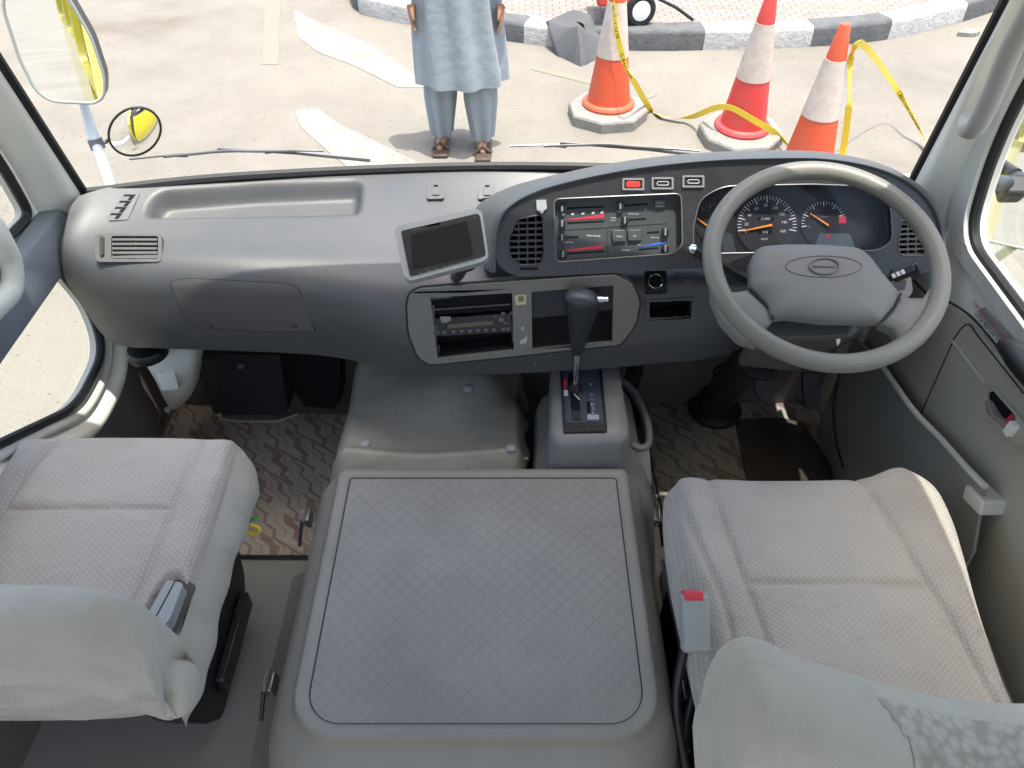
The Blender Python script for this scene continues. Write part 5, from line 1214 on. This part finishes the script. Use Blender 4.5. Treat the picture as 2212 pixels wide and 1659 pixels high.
# ---- soft vinyl cover in front of the engine cover
def vz(x, y):
    z = 1.0+.012*math.sin(x*14+1)*math.sin(y*17)+.012*math.exp(-((x+.05)**2+(y-1.40)**2)/.004)*2
    z += .020*math.exp(-((x+.14)**2)/.003)*sstep(1.12, 1.4, y)
    z -= .05*sstep(-.08, .03, x)*sstep(1.30, 1.42, y)
    return z
rows = []; nx = 60
for j in range(50):
    y = 1.055+(1.50-1.055)*j/49; row = []
    for i in range(nx+1):
        t_ = i/nx; xl = -.335-.0*j; x = -.425+t_*.460
        x = x+(.006*math.sin(j*.5) if i == nx else 0)
        z = vz(x, y)
        fr_ = sstep(1.155, 1.085, y); z -= .05*fr_
        z += .012*math.exp(-((y-1.165)/.012)**2)
        dl = max(0, (-.36-x)/.065); z -= .16*min(1, dl)**2.2
        dr = sstep(.012, .035, x); z -= .05*dr
        row.append(Vector((x, y, z)))
    # side skirt to the floor
    x0 = row[0]; skirt = [Vector((x0.x-.02*s_+.012*math.sin(j*.5+s_*4)*s_, y+.0*s_, x0.z-(x0.z-.71)*s_)) for s_ in (1, .8, .6, .4, .2)]
    rows.append(skirt+row)
vc = thing('floor_hump_cover', (-.16, 1.25, .72), 'soft beige-grey quilted vinyl cover over the hump between the dash and the engine cover', 'vinyl cover')
b = MB(); b.grid(rows); b.add([rows[0][i]+Vector((0, 0, -.05)) for i in range(len(rows[0]))]+rows[0], [(i, i+1, i+1+len(rows[0]), i+len(rows[0])) for i in range(len(rows[0])-1)]); b.build('cover_sheet', VINYL, vc, sharp=80)
VB = BVHTree.FromPolygons(b.v, b.f)
for x_, y_ in ((790, 957), (1104, 968), (1012, 838)):
    p, nn, i_, k_ = VB.ray_cast(CAM, ray(x_, y_).normalized())
    if p is None: continue
    b = MB(); b.lathe(p+Vector((0, 0, -.001)), [(.012, 0), (.012, .003), (.009, .006), (.002, .007)], 20); b.build('snap_button', GREYPL, vc)
b = MB(); b.tube(cat([A(732, 1002, z=.985), A(760, 1000, z=.985), A(1000, 998, z=.985), A(1140, 992, z=.982)], 8), .005, 8); b.build('piped_edge', VINYL, vc)

# ================================================================ GEAR CONSOLE
gc = thing('gear_console', (.13, 1.2, .72), 'grey gear selector console beside the vinyl cover, with side pocket', 'gear console')
ZC = 1.13
def gring(L, z): return [Vector((*A(x, y, z=z).xy, z)) for x, y in L]
topL = rq([(1192, 780), (1328, 772), (1338, 800), (1362, 940), (1345, 958), (1206, 962), (1188, 940)], [22, 16, 5, 20, 20, 24, 10], 6)
def grow(L, cx, cy, kx, ky, dx=0, dy=0): return [(cx+(x-cx)*kx+dx, cy+(y-cy)*ky+dy) for x, y in L]
cx0, cy0 = 1268, 865
T0 = gring(topL, ZC); c_ = sum(T0, Vector())/len(T0)
def rng(k, z, ex=0, ey=0): return [Vector((c_.x+(p.x-c_.x)*k+(ex if p.x > c_.x else -ex*.4), c_.y+(p.y-c_.y)*k-(ey if p.y < c_.y else 0), z)) for p in T0]
b = MB(); b.grid([rng(.01, ZC+.012), rng(.6, ZC+.012), rng(.93, ZC+.010), rng(1, ZC), rng(1.03, ZC-.02), rng(1.04, ZC-.075, .002, .004), rng(1.06, ZC-.105, .008, .02), rng(1.12, ZC-.12, .03, .04), rng(1.16, ZC-.16, .05, .05), rng(1.2, .72, .08, .05)], closed=True)
b.build('console_shell', CONSM, gc, sharp=60)
# indicator plate
GPt = Plane((.15, 1.2, ZC+.0125), (0, 0, 1)); GPt.v = Vector((0, 1, 0))
gq = [(1209, 793), (1299, 791), (1312, 934), (1217, 936)]
b = MB(); slab(b, GPt, rq(gq, 5), -.004, .0035, [rq([(1214, 801), (1294, 799), (1306, 920), (1222, 922)], 2)]); gf = b.build('plate_rim', BLACK, gc, bevel=.001)
b = MB(); slab(b, GPt, [(1213, 799), (1296, 797), (1308, 925), (1219, 927)], -.003, .0008); pl_ = b.build('gate_plate', mat('gate_plate', (.045, .055, .08), .4, .5, var=(40, .3, (.07, .08, .10))), gc, flat=True)
def gx(X, Y): return 1201.9+X*.1022, 781.6+Y*.1022
def gm(mb, L, o=.0012): slab(mb, GPt, [gx(X, Y) for X, Y in L], .0009, o)
b = MB(); gm(b, [(250, 260), (480, 260), (470, 540), (390, 620), (490, 760), (520, 1240), (330, 1245), (290, 760), (240, 420)], .0013); b.build('gate_slot', MATTE, pl_, flat=True)
b = MB(); gm(b, [(320, 1040), (510, 1040), (525, 1230), (335, 1235)], .0017); b.build('slot_brush', BEZEL, pl_, flat=True)
b = MB(); slab(b, GPt, [(1219, 915), (1306, 912), (1309, 928), (1220, 930)], .0016, .0026); b.build('plate_foot', BEZEL, gc, bevel=.001)
for nm, q_, m_ in (('red_mark', [(145, 400), (225, 395), (230, 560), (150, 585)], REDB), ('white_mark', [(145, 605), (240, 605), (245, 725), (155, 730)], WHITEP), ('white_stroke', [(365, 690), (385, 690), (500, 800), (480, 820)], WHITEP), ('white_block', [(655, 1115), (720, 1110), (720, 1130), (890, 1125), (900, 1225), (655, 1235)], mat('worn_grey_print', (.3, .33, .38), .5, .4)), ('dark_block', [(640, 850), (710, 850), (715, 1100), (650, 1105)], MATTE)):
    b = MB(); gm(b, q_, .0018); b.build(nm, m_, pl_, flat=True)
for s_, X, Y, m_ in (('P', 730, 500, WHITEP), ('R', 745, 705, YELP), ('N', 755, 805, TEALP), ('D', 765, 915, WHITEP), ('2', 775, 1000, WHITEP), ('L', 780, 1085, WHITEP)):
    b = MB(); text_px(b, GPt, s_, *gx(X, Y), 7.5, .002); b.build('gear_letter', m_, pl_, flat=True)
# side pocket loop
lo_ = [(1345, 822), (1372, 850), (1397, 905), (1402, 955), (1385, 968), (1366, 962)]
b = MB(); b.tube(cat([A(x, y, z=1.02) for x, y in lo_], 6), .008, 10); b.build('pocket_rim', CONSM, gc)
b = MB(); b.grid([[A(x, y, z=1.015) for x, y in lo_], [A(x, y, z=1.015)+Vector((-.03, 0, -.12)) for x, y in lo_]]); b.build('pocket_wall', CONSM, gc)
b = MB(); P_ = [A(x, y, z=1.0) for x, y in ((1330, 830), (1352, 838), (1380, 890), (1388, 945), (1372, 958), (1350, 950))]; b.prism(P_, (0, 0, -.004)); b.build('pocket_floor', MATTE, gc, flat=True)
b = MB(); b.grid([[A(1366, 962, z=1.02), A(1385, 970, z=1.02), A(1402, 958, z=1.02)], [A(1350, 1000, z=1.0), A(1385, 1025, z=.98), A(1408, 1048, z=.97)], [A(1350, 1012, z=.95), A(1390, 1052, z=.90), A(1412, 1060, z=.85)]]); b.build('pocket_tail', CONSM, gc, sharp=80)
# gear lever
gl_ = thing('gear_lever', A(1243, 836, z=1.145), 'chrome gear lever with black shaped knob standing in front of the open pocket', 'gear lever')
B0 = A(1243, 838, z=1.145); yk = B0.y-.01
B1 = A(1246, 760, y=yk)
b = MB(); b.tube([B0, B1+Vector((0, 0, .02))], .0062, 16); b.build('rod', CHROME, gl_)
b = MB(); b.lathe(B0, [(.016, -.004), (.014, .004), (.008, .012), (.007, .016)], 20); b.build('rod_boot', RUBBER, gl_)
kn = [(762, 1246, 11, .010), (750, 1248, 15, .013), (725, 1250, 21, .017), (700, 1254, 27, .020), (678, 1257, 33, .022), (662, 1259, 37, .024), (650, 1258, 39, .026), (641, 1255, 37, .025), (634, 1252, 30, .02), (630, 1250, 16, .011), (629, 1250, 2, .002)]
rows = []
for py, px, w, dp in kn:
    c_ = A(px, py, y=yk); zc = (c_-CAM).dot(Vector((0, _c, -_s))); hw = w*zc/FPX
    rows.append([c_+Vector((hw*(abs(math.cos(q))**.8)*(1 if math.cos(q) > 0 else -1), dp*math.sin(q), 0)) for q in [2*math.pi*k/28 for k in range(28)]])
b = MB(); b.grid(rows, closed=True); b.build('knob', mat('knob_black', (.022, .025, .032), .42, .5, bump=(900, .3, .0004)), gl_, sharp=80, sub=1)
b = MB(); q = A(1288, 648, y=yk); b.lathe(q, [(.0075, 0), (.0075, .012), (.006, .014), (.006, .022), (.002, .024)], 18, (1, .0, .05)); b.build('release_button', CHROME, gl_)

# ================================================================ SEATS
def wrk(seed, amp):
    rnd = random.Random(seed); L = [(rnd.uniform(-.5, .9), rnd.uniform(.4, 1.05), rnd.uniform(0, 3.14), rnd.uniform(.03, .09), rnd.uniform(-1, 1)) for _ in range(26)]
    def f(x, y):
        z = 0
        for a_, c_, th_, w_, s_ in L:
            u_ = (x-a_)*math.cos(th_)+(y-c_)*math.sin(th_); v_ = -(x-a_)*math.sin(th_)+(y-c_)*math.cos(th_)
            z += s_*amp*math.exp(-(u_/w_)**2*3-(v_/.012)**2*.6)
        return z
    return f
ps = thing('passenger_seat', (-.74, .78, .72), 'light grey fabric passenger seat with a buckle sunk in its cushion', 'seat')
def ptop(x, y):
    z = 1.175; z += .012*sstep(.13, .23, abs(x+.74)); return z
pout = [(-.56, 1.055), (-.538, 1.02), (-.536, .90), (-.533, .75), (-.532, .63), (-.55, .56), (-.75, .545), (-.93, .555), (-.955, .60), (-.958, .75), (-.955, 1.0), (-.93, 1.055), (-.74, 1.065)]
pw = wrk(3, .004)
def pz(x, y):
    d = math.hypot((x+.556)/.024, (y-.672)/.06); return pw(x, y)-.03*sstep(1.25, .8, d)
psm = [[(-.60, 1.03), (-.603, .90), (-.603, .80), (-.608, .66), (-.615, .56)], [(-.90, .872), (-.74, .870), (-.603, .872)], [(-.882, 1.03), (-.90, .93), (-.905, .80), (-.90, .56)]]
b = MB(); cushion(b, pout, ptop, 1.06, .024, psm, xf=None, wr=pz, crown=.02); pc = b.build('cushion', SEATF, ps, sharp=180)
# side skirt of the fitted cover
P0 = [(-.565, 1.066), (-.538, 1.035), (-.533, .90), (-.531, .75), (-.530, .63), (-.545, .548)]
rows = []
Pc = cat([Vector((*p, 0)) for p in P0], 10)
for s_ in range(8):
    t_ = s_/7; rows.append([Vector((p.x+.026*math.sin(t_*2.2)-.004*t_+.0025*math.sin(i*.8+t_*5)*t_, p.y, 1.158-.125*t_*(1-.25*math.exp(-((p.y-.8)/.15)**2)))) for i, p in enumerate(Pc)])
b = MB(); b.grid(rows); b.build('cover_skirt', SEATS, ps, sharp=180)
# backrest seen over its top edge
def backrest(par, L_top, thick, zbot, ybot, name, m, seed, bsh=0, creases=(), fab=None, ck=1):
    """L_top: world points along the top edge from the inner to the outer side"""
    Pt = cat(L_top, 10); rows = []; rnd = random.Random(seed); ph = rnd.random()*6
    nA = 16
    def prof(p, i):
        out = []; n_ = len(Pt)-1; s_ = i/n_
        base = Vector((p.x+bsh*(1-s_), ybot+(p.y-L_top[0].y)*.6, zbot))
        for k in range(9):      # front face upward
            t_ = k/8; q = base.lerp(p, t_)+Vector((0, .012*math.sin(t_*3.14)+.0, 0)); out.append(q)
        for k in range(1, nA):  # rounded top
            a_ = math.pi*k/nA; out.append(p+Vector((0, -thick/2*(1-math.cos(a_)), thick/2*math.sin(a_)*.75)))
        for k in range(41):     # rear face downward with soft folds
            t_ = k/40; q = (p+Vector((0, -thick, 0))).lerp(base+Vector((0, -thick*1.0, 0)), t_)
            en = min(1, s_*5, (1-s_)*5); w_ = en*(.006*math.sin(i*.22+ph+t_*3.0)*t_+.009*math.sin(t_*9+s_*5+ph)*t_*(1-t_)*2)
            for ca, cb, am, wd_ in creases: w_ += am*math.exp(-((t_-(ca+cb*s_))/wd_)**2)*min(1, s_*6)
            out.append(q+Vector((w_*.3, -.022*math.sin(t_*3.14)-w_, 0)))
        return out
    cols_ = [prof(p, i) for i, p in enumerate(Pt)]
    # close the inner end with rounded cheek
    def cheek(c_, dx):
        cc = sum(c_, Vector())/len(c_); out = []
        for s_, d_ in ((.96, .3*ck), (.85, .6*ck), (.6, .8*ck), (.3, .88*ck), (.02, .9*ck)): out.append([cc+(p-cc)*s_+Vector((dx*d_, 0, 0)) for p in c_])
        return out
    a_ = cheek(cols_[0], .02*(1 if cols_[0][0].x > cols_[-1][0].x else -1))[::-1]; z_ = cheek(cols_[-1], .02*(-1 if cols_[0][0].x > cols_[-1][0].x else 1))
    b = MB(); b.grid(a_+cols_+z_, closed=True); o = b.build(name, m, par, sharp=180)
    if fab:
        pg_ = [(1885, 1500), (1915, 1530), (1944, 1567), (1960, 1600), (1975, 1640), (1985, 1760), (2600, 1760), (2600, 1555), (2300, 1545), (2150, 1538), (2040, 1536), (1960, 1518)]
        b = MB(); K0 = 9+nA//3
        for i in range(len(cols_)-1):
            for k in range(K0, len(cols_[0])-1):
                q = [cols_[i][k], cols_[i+1][k], cols_[i+1][k+1], cols_[i][k+1]]; c2 = sum(q, Vector())/4; xx, yy = proj(c2)
                if inside(xx, yy, pg_): b.add([p+Vector((0, -.0010, .0008)) for p in q], [(0, 1, 2, 3)])
        b.build('pebbled_panel', PEBB, o, sharp=180)
    return o
Lt = [A(380, 1425, y=.575), A(370, 1380, y=.575), A(340, 1335, y=.573), A(300, 1305, y=.572), A(240, 1283, y=.57), A(160, 1272, y=.57), A(60, 1268, y=.57), A(-60, 1268, y=.57), A(-140, 1290, y=.57)]
bo = backrest(ps, Lt, .055, 1.135, .585, 'backrest', SEATB, 5, 0, ((.25, .5, .006, .05), (.75, -.4, .008, .05), (.9, .1, .006, .04)), None, 1.5)
# buckle in its recess
BX = Matrix.Translation((-.556, .672, 1.176))@Matrix.Rotation(R(-9), 4, 'Z')@Matrix.Rotation(R(2), 4, 'X')
b = MB(); L = rq([(-.016, -.046), (.014, -.046), (.024, -.02), (.017, .044), (-.013, .046)], .006, 3); b.prism([BX@Vector((x, y, -.01)) for x, y in L], BX.to_3x3()@Vector((0, 0, .032))); bk = b.build('seat_belt_buckle', GREYPL, ps, bevel=.004, seg=3)
b = MB(); b.prism([BX@Vector((x, y, .0221)) for x, y in ((-.001, -.044), (.001, -.044), (.003, .044), (.001, .044))], BX.to_3x3()@Vector((0, 0, .0006))); b.build('buckle_seam', SEAM, bk, flat=True)
b = MB(); b.prism([BX@Vector((x, y, -.004)) for x, y in rq([(-.03, -.06), (.03, -.052), (.028, .055), (.0, .064), (-.024, .056)], .01, 3)], (0, 0, .0015)); b.build('recess_lining', mat('recess_brown', (.10, .085, .075), .9, .1), ps, flat=True)
# black seat base and slider
b = MB(); b.prism(yz(-.585, rq([(1.0, 1.05), (1.0, .93), (.975, .82), (.90, .725), (.70, .725), (.655, .80), (.61, .92), (.60, 1.05)], .02, 3)), (-.05, 0, 0)); b.build('seat_base', BLACK, ps, bevel=.006)
b = MB(); b.box((-.575, .83, .80), (.02, .20, .05)); b.build('slider_rail', BEZEL, ps, bevel=.005)
b = MB(); b.box((-.80, .88, .87), (.28, .22, .34)); b.build('pedestal', MATTE, ps, bevel=.01)
rg = thing('strap_handle', A(532, 1142, z=.98), 'yellow ring with green loop sticking out beside the passenger cushion', 'ring')
b = MB(); c_ = A(545, 1144, z=.99); b.ring([c_+Vector((.0145*math.cos(a_), .004*math.sin(a_), .008*math.sin(a_))) for a_ in [k*math.pi/12 for k in range(24)]], .0036, 8); b.build('yellow_ring', YELPL, rg)
b = MB(); b.tube(cat([c_+Vector((-.018, .012, .0)), c_+Vector((-.004, .02, .008)), c_+Vector((.012, .024, .004))], 5), .005, 8, flat=.6); b.build('green_loop', GREENP, rg)

ds = thing('driver_seat', (.55, .75, .72), "light grey fabric driver's seat with raised bolsters, in front of the steering wheel", 'seat')
dout = [(.325, .962), (.302, .93), (.295, .80), (.302, .66), (.312, .50), (.34, .36), (.55, .34), (.72, .36), (.738, .50), (.752, .66), (.772, .78), (.782, .86), (.778, .93), (.745, .970), (.715, .978), (.64, .962), (.45, .958)]
def dtop(x, y):
    l = sstep(.37, .31, x); r_ = sstep(.665, .73, x); return 1.182+.006*l+.014*r_-.012*sstep(.7, .45, y)
dsm = [[(.365, .97), (.368, .85), (.380, .72), (.395, .60), (.40, .42)], [(.635, .97), (.655, .86), (.668, .75), (.685, .66), (.705, .5), (.71, .4)], [(.382, .715), (.5, .712), (.668, .712)], [(.305, .90), (.318, .80), (.338, .70), (.345, .55)]]
dw = wrk(11, .008)
b = MB(); cushion(b, dout, dtop, 1.02, .04, dsm, wr=dw, crown=.02, bulge=.016); dc = b.build('cushion', SEATD, ds, sharp=180)
Lt = [A(1512, 1520, y=.375), A(1524, 1462, y=.385), A(1548, 1412, y=.395), A(1590, 1386, y=.40), A(1640, 1394, y=.405), A(1700, 1422, y=.40), A(1790, 1452, y=.395), A(1900, 1485, y=.39), A(2010, 1512, y=.385), A(2120, 1524, y=.38), A(2240, 1528, y=.38), A(2380, 1540, y=.37)]
backrest(ds, Lt, .12, 1.10, .36, 'backrest', SEATB, 8, .085, ((-.03, 1.1, .020, .035), (-.03, 2.0, .018, .05), (-.04, .62, .014, .03), (.0, 3.4, .014, .07)), True)
# buckle with red button
BQ = A(1504, 1352, z=1.205)+Vector((-.004, 0, .01))
b = MB(); M = Matrix.Rotation(R(-58), 3, 'X')@Matrix.Rotation(R(6), 3, 'Z')
b.box(BQ, (.042, .030, .088), Matrix.Rotation(R(-52), 3, 'X')); bk = b.build('seat_belt_buckle', GREYPL, ds, bevel=.006, seg=3)
RB = Matrix.Rotation(R(-52), 3, 'X'); tp_ = BQ+RB@Vector((-.003, -.003, .041))
b = MB(); b.box(tp_, (.030, .026, .014), RB); b.build('release_button', REDB, bk, bevel=.002)
b = MB(); b.tube(cat([BQ+Vector((0, .018, -.04)), BQ+Vector((.004, .02, -.10)), BQ+Vector((-.012, -.05, -.17)), BQ+Vector((0, -.16, -.22))], 6), .008, 8); b.build('buckle_stalk', BLACK, ds)
for nm, c_, d_ in (('seat_base', (.53, .66, .88), (.42, .50, .30)), ('slider_rail', (.335, .66, .83), (.03, .62, .04))):
    b = MB(); b.box(c_, d_); b.build(nm, MATTE if nm == 'seat_base' else STEEL, ds, bevel=.008)
b = MB(); b.tube(cat([A(1430, 1210, z=.98), A(1450, 1300, z=.97), A(1470, 1400, z=.95), A(1485, 1500, z=.93)], 6), .004, 8); b.build('cable', mat('cable_blue', (.05, .07, .09), .4, .5), ds)
b = MB(); b.tube(cat([A(1478, 1620, z=1.0), A(1486, 1560, z=1.0), A(1500, 1500, z=1.0), A(1498, 1440, z=1.0)], 6), .011, 10); b.build('belt_sleeve', BLACK, ds)
b = MB(); b.box((.81, .55, .98), (.05, .34, .10), Matrix.Rotation(R(-4), 3, 'Z')); b.build('recliner_cover', COVERM, ds, bevel=.012)

# ================================================================ UNDER THE DASH, LEFT
tk = thing('washer_tank', A(350, 870, z=.85), 'translucent off-white washer tank under the left end of the dashboard', 'tank')
TL = [(752, 286, 395, 1.40), (770, 292, 420, 1.39), (800, 310, 418, 1.385), (830, 330, 415, 1.40), (850, 338, 412, 1.41), (872, 350, 408, 1.43), (885, 362, 385, 1.45), (888, 370, 376, 1.45)]
rows = []
for py, x0, x1, yy in TL:
    c_ = A((x0+x1)/2, py, y=yy); zc = (c_-CAM).dot(Vector((0, _c, -_s))); hw = (x1-x0)/2*zc/FPX*1.08
    rows.append([c_+Vector((hw*math.copysign(abs(math.cos(q))**.6, math.cos(q)), .05+.05*math.copysign(abs(math.sin(q))**.6, math.sin(q)), 0)) for q in [2*math.pi*k/32 for k in range(32)]])
b = MB(); b.grid(rows, closed=True); b.add(rows[-1], [tuple(range(32))]); b.build('tank_body', TANKM, tk, sharp=60, sub=1)
TPn = Plane(A(365, 820, y=1.385), (0, -.9, .3)); b = MB(); slab(b, TPn, rq([(336, 802), (378, 798), (388, 838), (352, 842)], 3), -.01, .006); b.build('tank_boss', TANKM, tk, bevel=.003)
b = MB(); c_ = A(318, 758, y=1.37); b.lathe(c_, [(.045, -.01), (.045, .004), (.04, .012), (.02, .016)], 28); b.build('filler_cap', BLACK, tk)
b = MB(); b.tube(cat([A(362, 885, y=1.45), A(358, 900, z=.78), A(352, 915, z=.74)], 5), .008, 8); b.build('drain_hose', STEEL, tk)
bx_ = thing('storage_box', A(545, 890, z=.71), 'dark blue-black box with a small catch hanging under the dashboard', 'box')
Bp = Plane(A(545, 830, y=1.45), (0, -1, .15))
b = MB(); slab(b, Bp, rq([(466, 772), (604, 770), (622, 890), (600, 896), (482, 894), (470, 830)], 6), -.10, .0); b.build('box_body', NAVY, bx_, bevel=.006)
b = MB(); slab(b, Bp, rq([(430, 758), (606, 762), (606, 772), (440, 772)], 2), -.08, .012); b.build('top_flange', BLACK, bx_, bevel=.002)
b = MB(); slab(b, Bp, rq([(513, 785), (528, 784), (527, 794), (514, 794)], 2), .0, .006); b.build('catch', STEEL, bx_, bevel=.001)
h_ = thing('heater_case', A(670, 870, z=.71), 'black heater case under the dashboard between the storage box and the vinyl cover', 'heater case')
Hp = Plane(A(670, 820, y=1.50), (0, -1, .1))
b = MB(); slab(b, Hp, rq([(600, 760), (735, 764), (735, 868), (720, 884), (658, 878), (640, 850)], 5), -.10, .0); b.build('case', MATTE, h_, bevel=.008)
b = MB(); b.box((-.42, 1.585, .84), (.85, .02, .26)); o = b.build('firewall_mat', mat('firewall_brown', (.11, .095, .08), .8, .2, var=(12, .5, (.06, .05, .04))), bus)
b = MB(); b.tube(cat([A(1368, 780, z=1.0), A(1372, 800, z=.95), A(1362, 830, z=.9)], 8), [.018+.003*(k % 2) for k in range(17)], 14); o = b.build('corrugated_hose', RUBBER); tag(o, 'black corrugated hose dropping beside the gear console', 'hose')

# ================================================================ WIPERS
WIPG = mat('wiper_grey', (.12, .12, .125), .35, .5, metal=.4)
def wiper(px, label):
    w_ = thing('windscreen_wiper', A(*px[0], y=1.72), label, 'wiper', 'windscreen wipers')
    yw_ = 1.70
    P = [A(x, y, y=yw_) for x, y in px]
    b = MB(); b.tube(P, .0026, 6); b.build('blade', WIPG, w_)
    a_, z_ = P[0], P[-1]; m_ = len(P)//2
    up = Vector((0, -.003, .007))
    b = MB(); b.tube(cat([a_.lerp(z_, .18)+up*.5, a_.lerp(z_, .35)+up*1.2, a_.lerp(z_, .5)+up*1.9, a_.lerp(z_, .65)+up*1.2, a_.lerp(z_, .86)+up*.5], 5),   .0034, 8); b.build('blade_bridge', WIPG, w_)
    for f0_, f1_ in ((.05, .3), (.7, .96)):
        b = MB(); b.tube([a_.lerp(z_, f0_)+up*.15, a_.lerp(z_, (f0_+f1_)/2)+up*.9, a_.lerp(z_, f1_)+up*.15], .0024, 6); b.build('claw', WIPG, w_)
    return w_, a_, z_
for px, lab, arm in (([(280, 344), (380, 334), (480, 328), (580, 325), (700, 326)], 'windscreen wiper resting low on the glass beside the round mirror', [(470, 325), (640, 330), (800, 345)]), ([(1100, 316), (1200, 312), (1300, 313), (1400, 318), (1510, 326)], 'windscreen wiper resting low on the glass between the person and the cones', [(1210, 312), (1400, 322), (1600, 345)])):
    w_, a_, z_ = wiper(px, lab)
    b = MB(); b.tube([A(arm[0][0], arm[0][1]-4, y=1.70), A(*arm[1], y=1.705), A(*arm[2], y=1.715)], [.003, .0045, .006], 8); b.build('wiper_arm', WIPG, w_)

# ================================================================ MIRRORS
def mirror_plate(par, pl, L, back=.05):
    b = MB(); slab(b, pl, L, -back, .0); b.build('housing', mat('housing_black', (.03, .03, .033), .4, .5), par, bevel=.012, seg=3)
    b = MB(); slab(b, pl, [tuple(p) for p in offs(L, -5)], .0004, .0014); b.build('mirror_glass', MIRROR, par, flat=True)
    b = MB(); b.ring([pl.q(*p)+pl.n*.001 for p in offs(L, -3)], .004, 8); b.build('rubber_rim', mat('rim_pale', (.25, .27, .27), .4, .5), par)
def facing(P, target, src=CAM):
    """mirror normal at P that reflects src towards target"""
    return ((src-P).normalized()+(Vector(target)-P).normalized()).normalized()
mc = A(118, 110, y=1.95)
m1 = thing('side_mirror', mc, 'tall rectangular mirror on a pale pole outside the left pillar, reflecting the yellow bus side', 'mirror', 'mirrors outside the bus')
ML = rq([(4, 20), (8, -60), (110, -70), (160, 10), (200, 80), (228, 165), (228, 210), (205, 226), (110, 222), (75, 198), (40, 130)], [20, 20, 20, 20, 20, 14, 14, 14, 30, 20, 20], 5)
Mp = Plane(mc, facing(mc, (-1.13, -1.7, 1.38)))
mirror_plate(m1, Mp, ML)
b = MB(); b.tube(cat([A(180, 222, y=2.02), A(192, 262, y=2.0), A(206, 305, y=1.97), A(222, 350, y=1.93), A(238, 400, y=1.88), A(245, 440, y=1.82)], 6), [.0115]*8+[.0135]*23, 14); b.build('pole', POLE, m1)
b = MB(); b.tube([A(204, 300, y=1.972), A(213, 322, y=1.965)], .019, 16); b.build('clamp', mat('clamp_grey', (.12, .12, .16), .4, .5), m1)
rc = A(291, 284, y=1.95)
m2 = thing('round_mirror', rc, 'small round convex mirror clamped to the pole beside the left wiper', 'mirror', 'mirrors outside the bus')
Rn = facing(rc, (-1.0, 1.6, .7)); Rp = Plane(rc, Rn)
RL = [(291+58*math.cos(a_)*math.cos(-.5)-50*math.sin(a_)*math.sin(-.5), 284+58*math.cos(a_)*math.sin(-.5)+50*math.sin(a_)*math.cos(-.5)) for a_ in [2*math.pi*k/48 for k in range(48)]]
Pts = Rp.pts(RL); c_ = sum(Pts, Vector())/48
rows = [[c_+(p-c_)*s_+Rp.n*.022*(1-s_*s_) for p in Pts] for s_ in [.01]+[k/12 for k in range(1, 13)]]
b = MB(); b.grid(rows, closed=True); b.build('convex_glass', MIRROR, m2, sharp=180)
b = MB(); b.ring(Pts, .0032, 8); b.build('rim', RUBBER, m2)
rows = [[c_+(p-c_)*s_-Rp.n*d_ for p in Pts] for s_, d_ in ((1, .001), (.9, .012), (.5, .026), (.01, .03))]
b = MB(); b.grid(rows, closed=True); b.build('back_shell', BLACK, m2, sharp=60)
b = MB(); b.tube([c_-Rp.n*.028, A(232, 305, y=1.99), A(212, 312, y=1.97)], .006, 8); b.build('bracket', STEEL, m2)
# right mirror seen through the driver's window
rm = A(2215, 440, x=1.22)
m3 = thing('side_mirror', rm, "rectangular mirror with black bracket outside the driver's window, reflecting yellow bodywork", 'mirror', 'mirrors outside the bus')
R3 = rq([(2108, 490), (2128, 420), (2160, 330), (2200, 250), (2330, 250), (2350, 560), (2212, 540), (2130, 522), (2108, 508)], [8, 10, 10, 10, 20, 20, 10, 14, 6], 4)
Rp3 = Plane(rm, facing(rm, (1.16, -1.7, 1.15)))
mirror_plate(m3, Rp3, R3)
b = MB(); b.tube(cat([A(2135, 400, x=.99), A(2160, 395, x=1.05), A(2185, 400, x=1.12), A(2198, 385, x=1.18)], 5), .017, 12); b.build('bracket', BLACK, m3)
b = MB(); b.box(A(2184, 408, x=1.10), (.05, .05, .045), Matrix.Rotation(R(30), 3, 'X')); b.build('pivot', BLACK, m3, bevel=.008)
b = MB(); b.tube(cat([A(2150, 560, x=1.25), A(2170, 545, x=1.25), A(2190, 530, x=1.25)], 4), .012, 10); b.build('lower_arm', POLE, m3)
